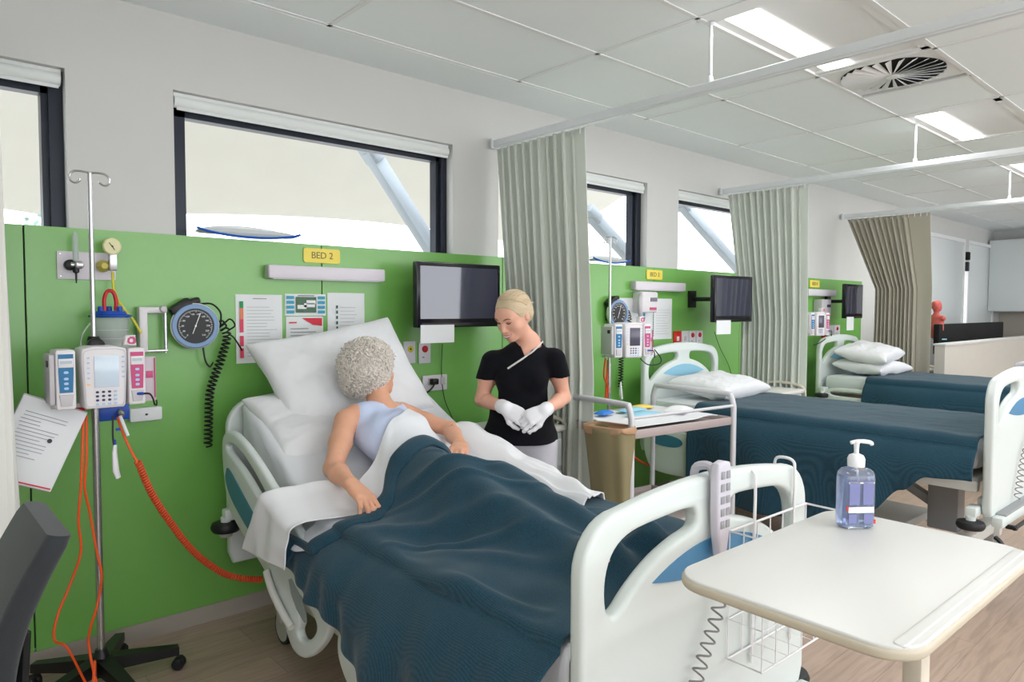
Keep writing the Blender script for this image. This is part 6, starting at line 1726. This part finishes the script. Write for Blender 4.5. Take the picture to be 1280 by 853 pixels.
t = thing('sensor_probe', 'white sensor probe hanging below the pump of the middle bay', 'probe', W3(776, 499, 3.1)); m = MB(); m.tube([(0, 0, .12), (-.003, 0, .09), (0, 0, .03), (.008, 0, 0)], [.007, .012, .018, .014], 12, flat=.7); m.build('body', M['white_plastic'], t); m = MB(); m.tube([(0, 0, .12), (0, 0, .22)], .004, 6); m.build('lead', M['black_plastic'], t)
px3, pz3 = wp(1013, 405, 3.1)
pump(px3, 3.15, pz3, 'infusion pump of the farthest bay, half hidden by the second curtain', 'lcd_dark', math.radians(-10))
gas_x, gas_z = wp(1022, 385, YF)
t = thing('gas_outlet_panel', 'pale gas outlet unit above the pump of the farthest bay', 'gas outlet', (gas_x, YF, gas_z)); m = MB(); m.box((0, -.05, 0), (.22, .10, .18), bev=.015); m.build('case', M['pump_grey'], t); m = MB(); m.box((.04, -.102, .02), (.08, .006, .03)); m.build('display', M['lcd_dark'], t)
cable('black_lead', [W3(1016, 432, 3.05), W3(1026, 428, 3.05), W3(1034, 420, 3.2), W3(1030, 408, 3.36)], .005, 'black_plastic', 'black lead looping from the pump of the farthest bay')
# clear bags on the window sills
def sill_bag(x, w, label):
    t = thing('storage_bag', label, 'bag', (x, 3.45, ZS+.006), 0, 'clear bags with blue seams on the window sills')
    m = MB()
    def f(sd): return lambda u, v: ((u-.5)*w*(1-.1*v), -.07+.12*v+.0, .004+.022*(1-(2*u-1)**2)*0+sd*.02*(max(0, (1-(2*u-1)**4)*(1-(2*v-1)**4)))**.5+.03*v*(1-(2*u-1)**2)+.020)
    m.grid(f(1), 24, 12); m.grid(f(-1), 24, 12); m.build('film', M['bag_clear'], t)
    m = MB(); m.tube([((u-.5)*w, -.078, .033-.03*math.sin(PI*u)**.7) for u in np.linspace(0, 1, 20)], .006, 8); m.build('blue_seam', M['stripe_blue'], t)
sill_bag(1.34, .50, 'clear bag with blue seam lying on the sill of the large window'); sill_bag(4.02, .42, 'clear bag with blue seam on the sill of the narrow window in the middle bay')
# items on the far bench and shelf
rr = random.Random(2)
for k, (y, c, lb) in enumerate([(1.08, 'frame_dark', 'dark bottle on the open shelf, left'), (1.2, 'black_plastic', 'black bottle on the open shelf, right'), ]):
    t = thing('shelf_bottle', lb, 'bottle', (13.5, y+.02, 1.80)); m = MB(); m.lathe((0, 0, 0), [(.035, 0), (.036, .01), (.036, .16), (.015, .19), (.015, .22)], 16); m.build('body', M[c], t); m = MB(); m.lathe((0, 0, .22), [(.017, 0), (.017, .025)], 12); m.build('cap', M['white_plastic'], t)
t = thing('storage_box', 'yellow box on the lower board of the open shelf', 'box', (13.5, 1.26, 1.46)); m = MB(); m.box((0, 0, .05), (.14, .10, .10), bev=.004); m.build('body', M['sign_yellow'], t); m = MB(); m.box((0, 0, .105), (.145, .105, .012), bev=.003); m.build('lid', M['pump_grey'], t)
t = thing('task_chair', 'dark green rounded chair back showing over the partition at the right edge', 'chair', (12.9, 2.1, 0)); m = MB()
m.grid(lambda u, v: (.08*math.sin(PI*u), (u-.5)*.5*(1-.5*max(0, v-.6)), .75+.38*v+.03*math.sin(PI*u)), 16, 12); o = m.build('backrest', M['print_dkgreen'], t); md = o.modifiers.new('s', 'SOLIDIFY'); md.thickness = .05
m = MB(); m.shape(rrect(.46, .46, .08, 5), (), .07, .02, place=Tm((-.2, 0, .46))); m.build('seat', M['print_dkgreen'], t); m = MB(); m.cyl((-.2, 0, .08), (-.2, 0, .44), .025); m.build('gas_column', M['black_plastic'], t); star_base(t, .28, 5, M['black_plastic'], .2)

# ------------------------------------------------------------------ camera and light
cd = bpy.data.cameras.new('camera'); co = bpy.data.objects.new('camera', cd); COL.objects.link(co)
cd.sensor_width = 36; cd.lens = 36*FPX/1280.; cd.clip_start = .05
Rc = Matrix((RW.col[0], RW.col[1], -RW.col[2])).transposed()
co.matrix_world = Matrix.Translation(CAM) @ Rc.to_4x4()
S.camera = co
w = bpy.data.worlds.new('world'); S.world = w; w.use_nodes = True
bg = w.node_tree.nodes['Background']; bg.inputs[0].default_value = (*lin((246, 250, 255)), 1); bg.inputs[1].default_value = 3.9
def area(name, loc, size, e, rot=(0, 0, 0), col=(1, 1, 1)):
    l = bpy.data.lights.new(name, 'AREA'); l.shape = 'RECTANGLE'; l.size, l.size_y = size; l.energy = e; l.color = col
    o = bpy.data.objects.new(name, l); COL.objects.link(o); o.location = loc; o.rotation_euler = rot; return o
for (lx, ly) in LIGHTS:
    yy = min(ys, key=lambda q: abs(q-ly)); area('ceiling_lamp', (lx+.6, yy-.15, ZC-.01), (1.1, .14), 15)
v = S.view_settings; v.view_transform = 'Standard'; v.look = 'None'; v.exposure = .06; v.gamma = 1.; v.use_curve_mapping = False
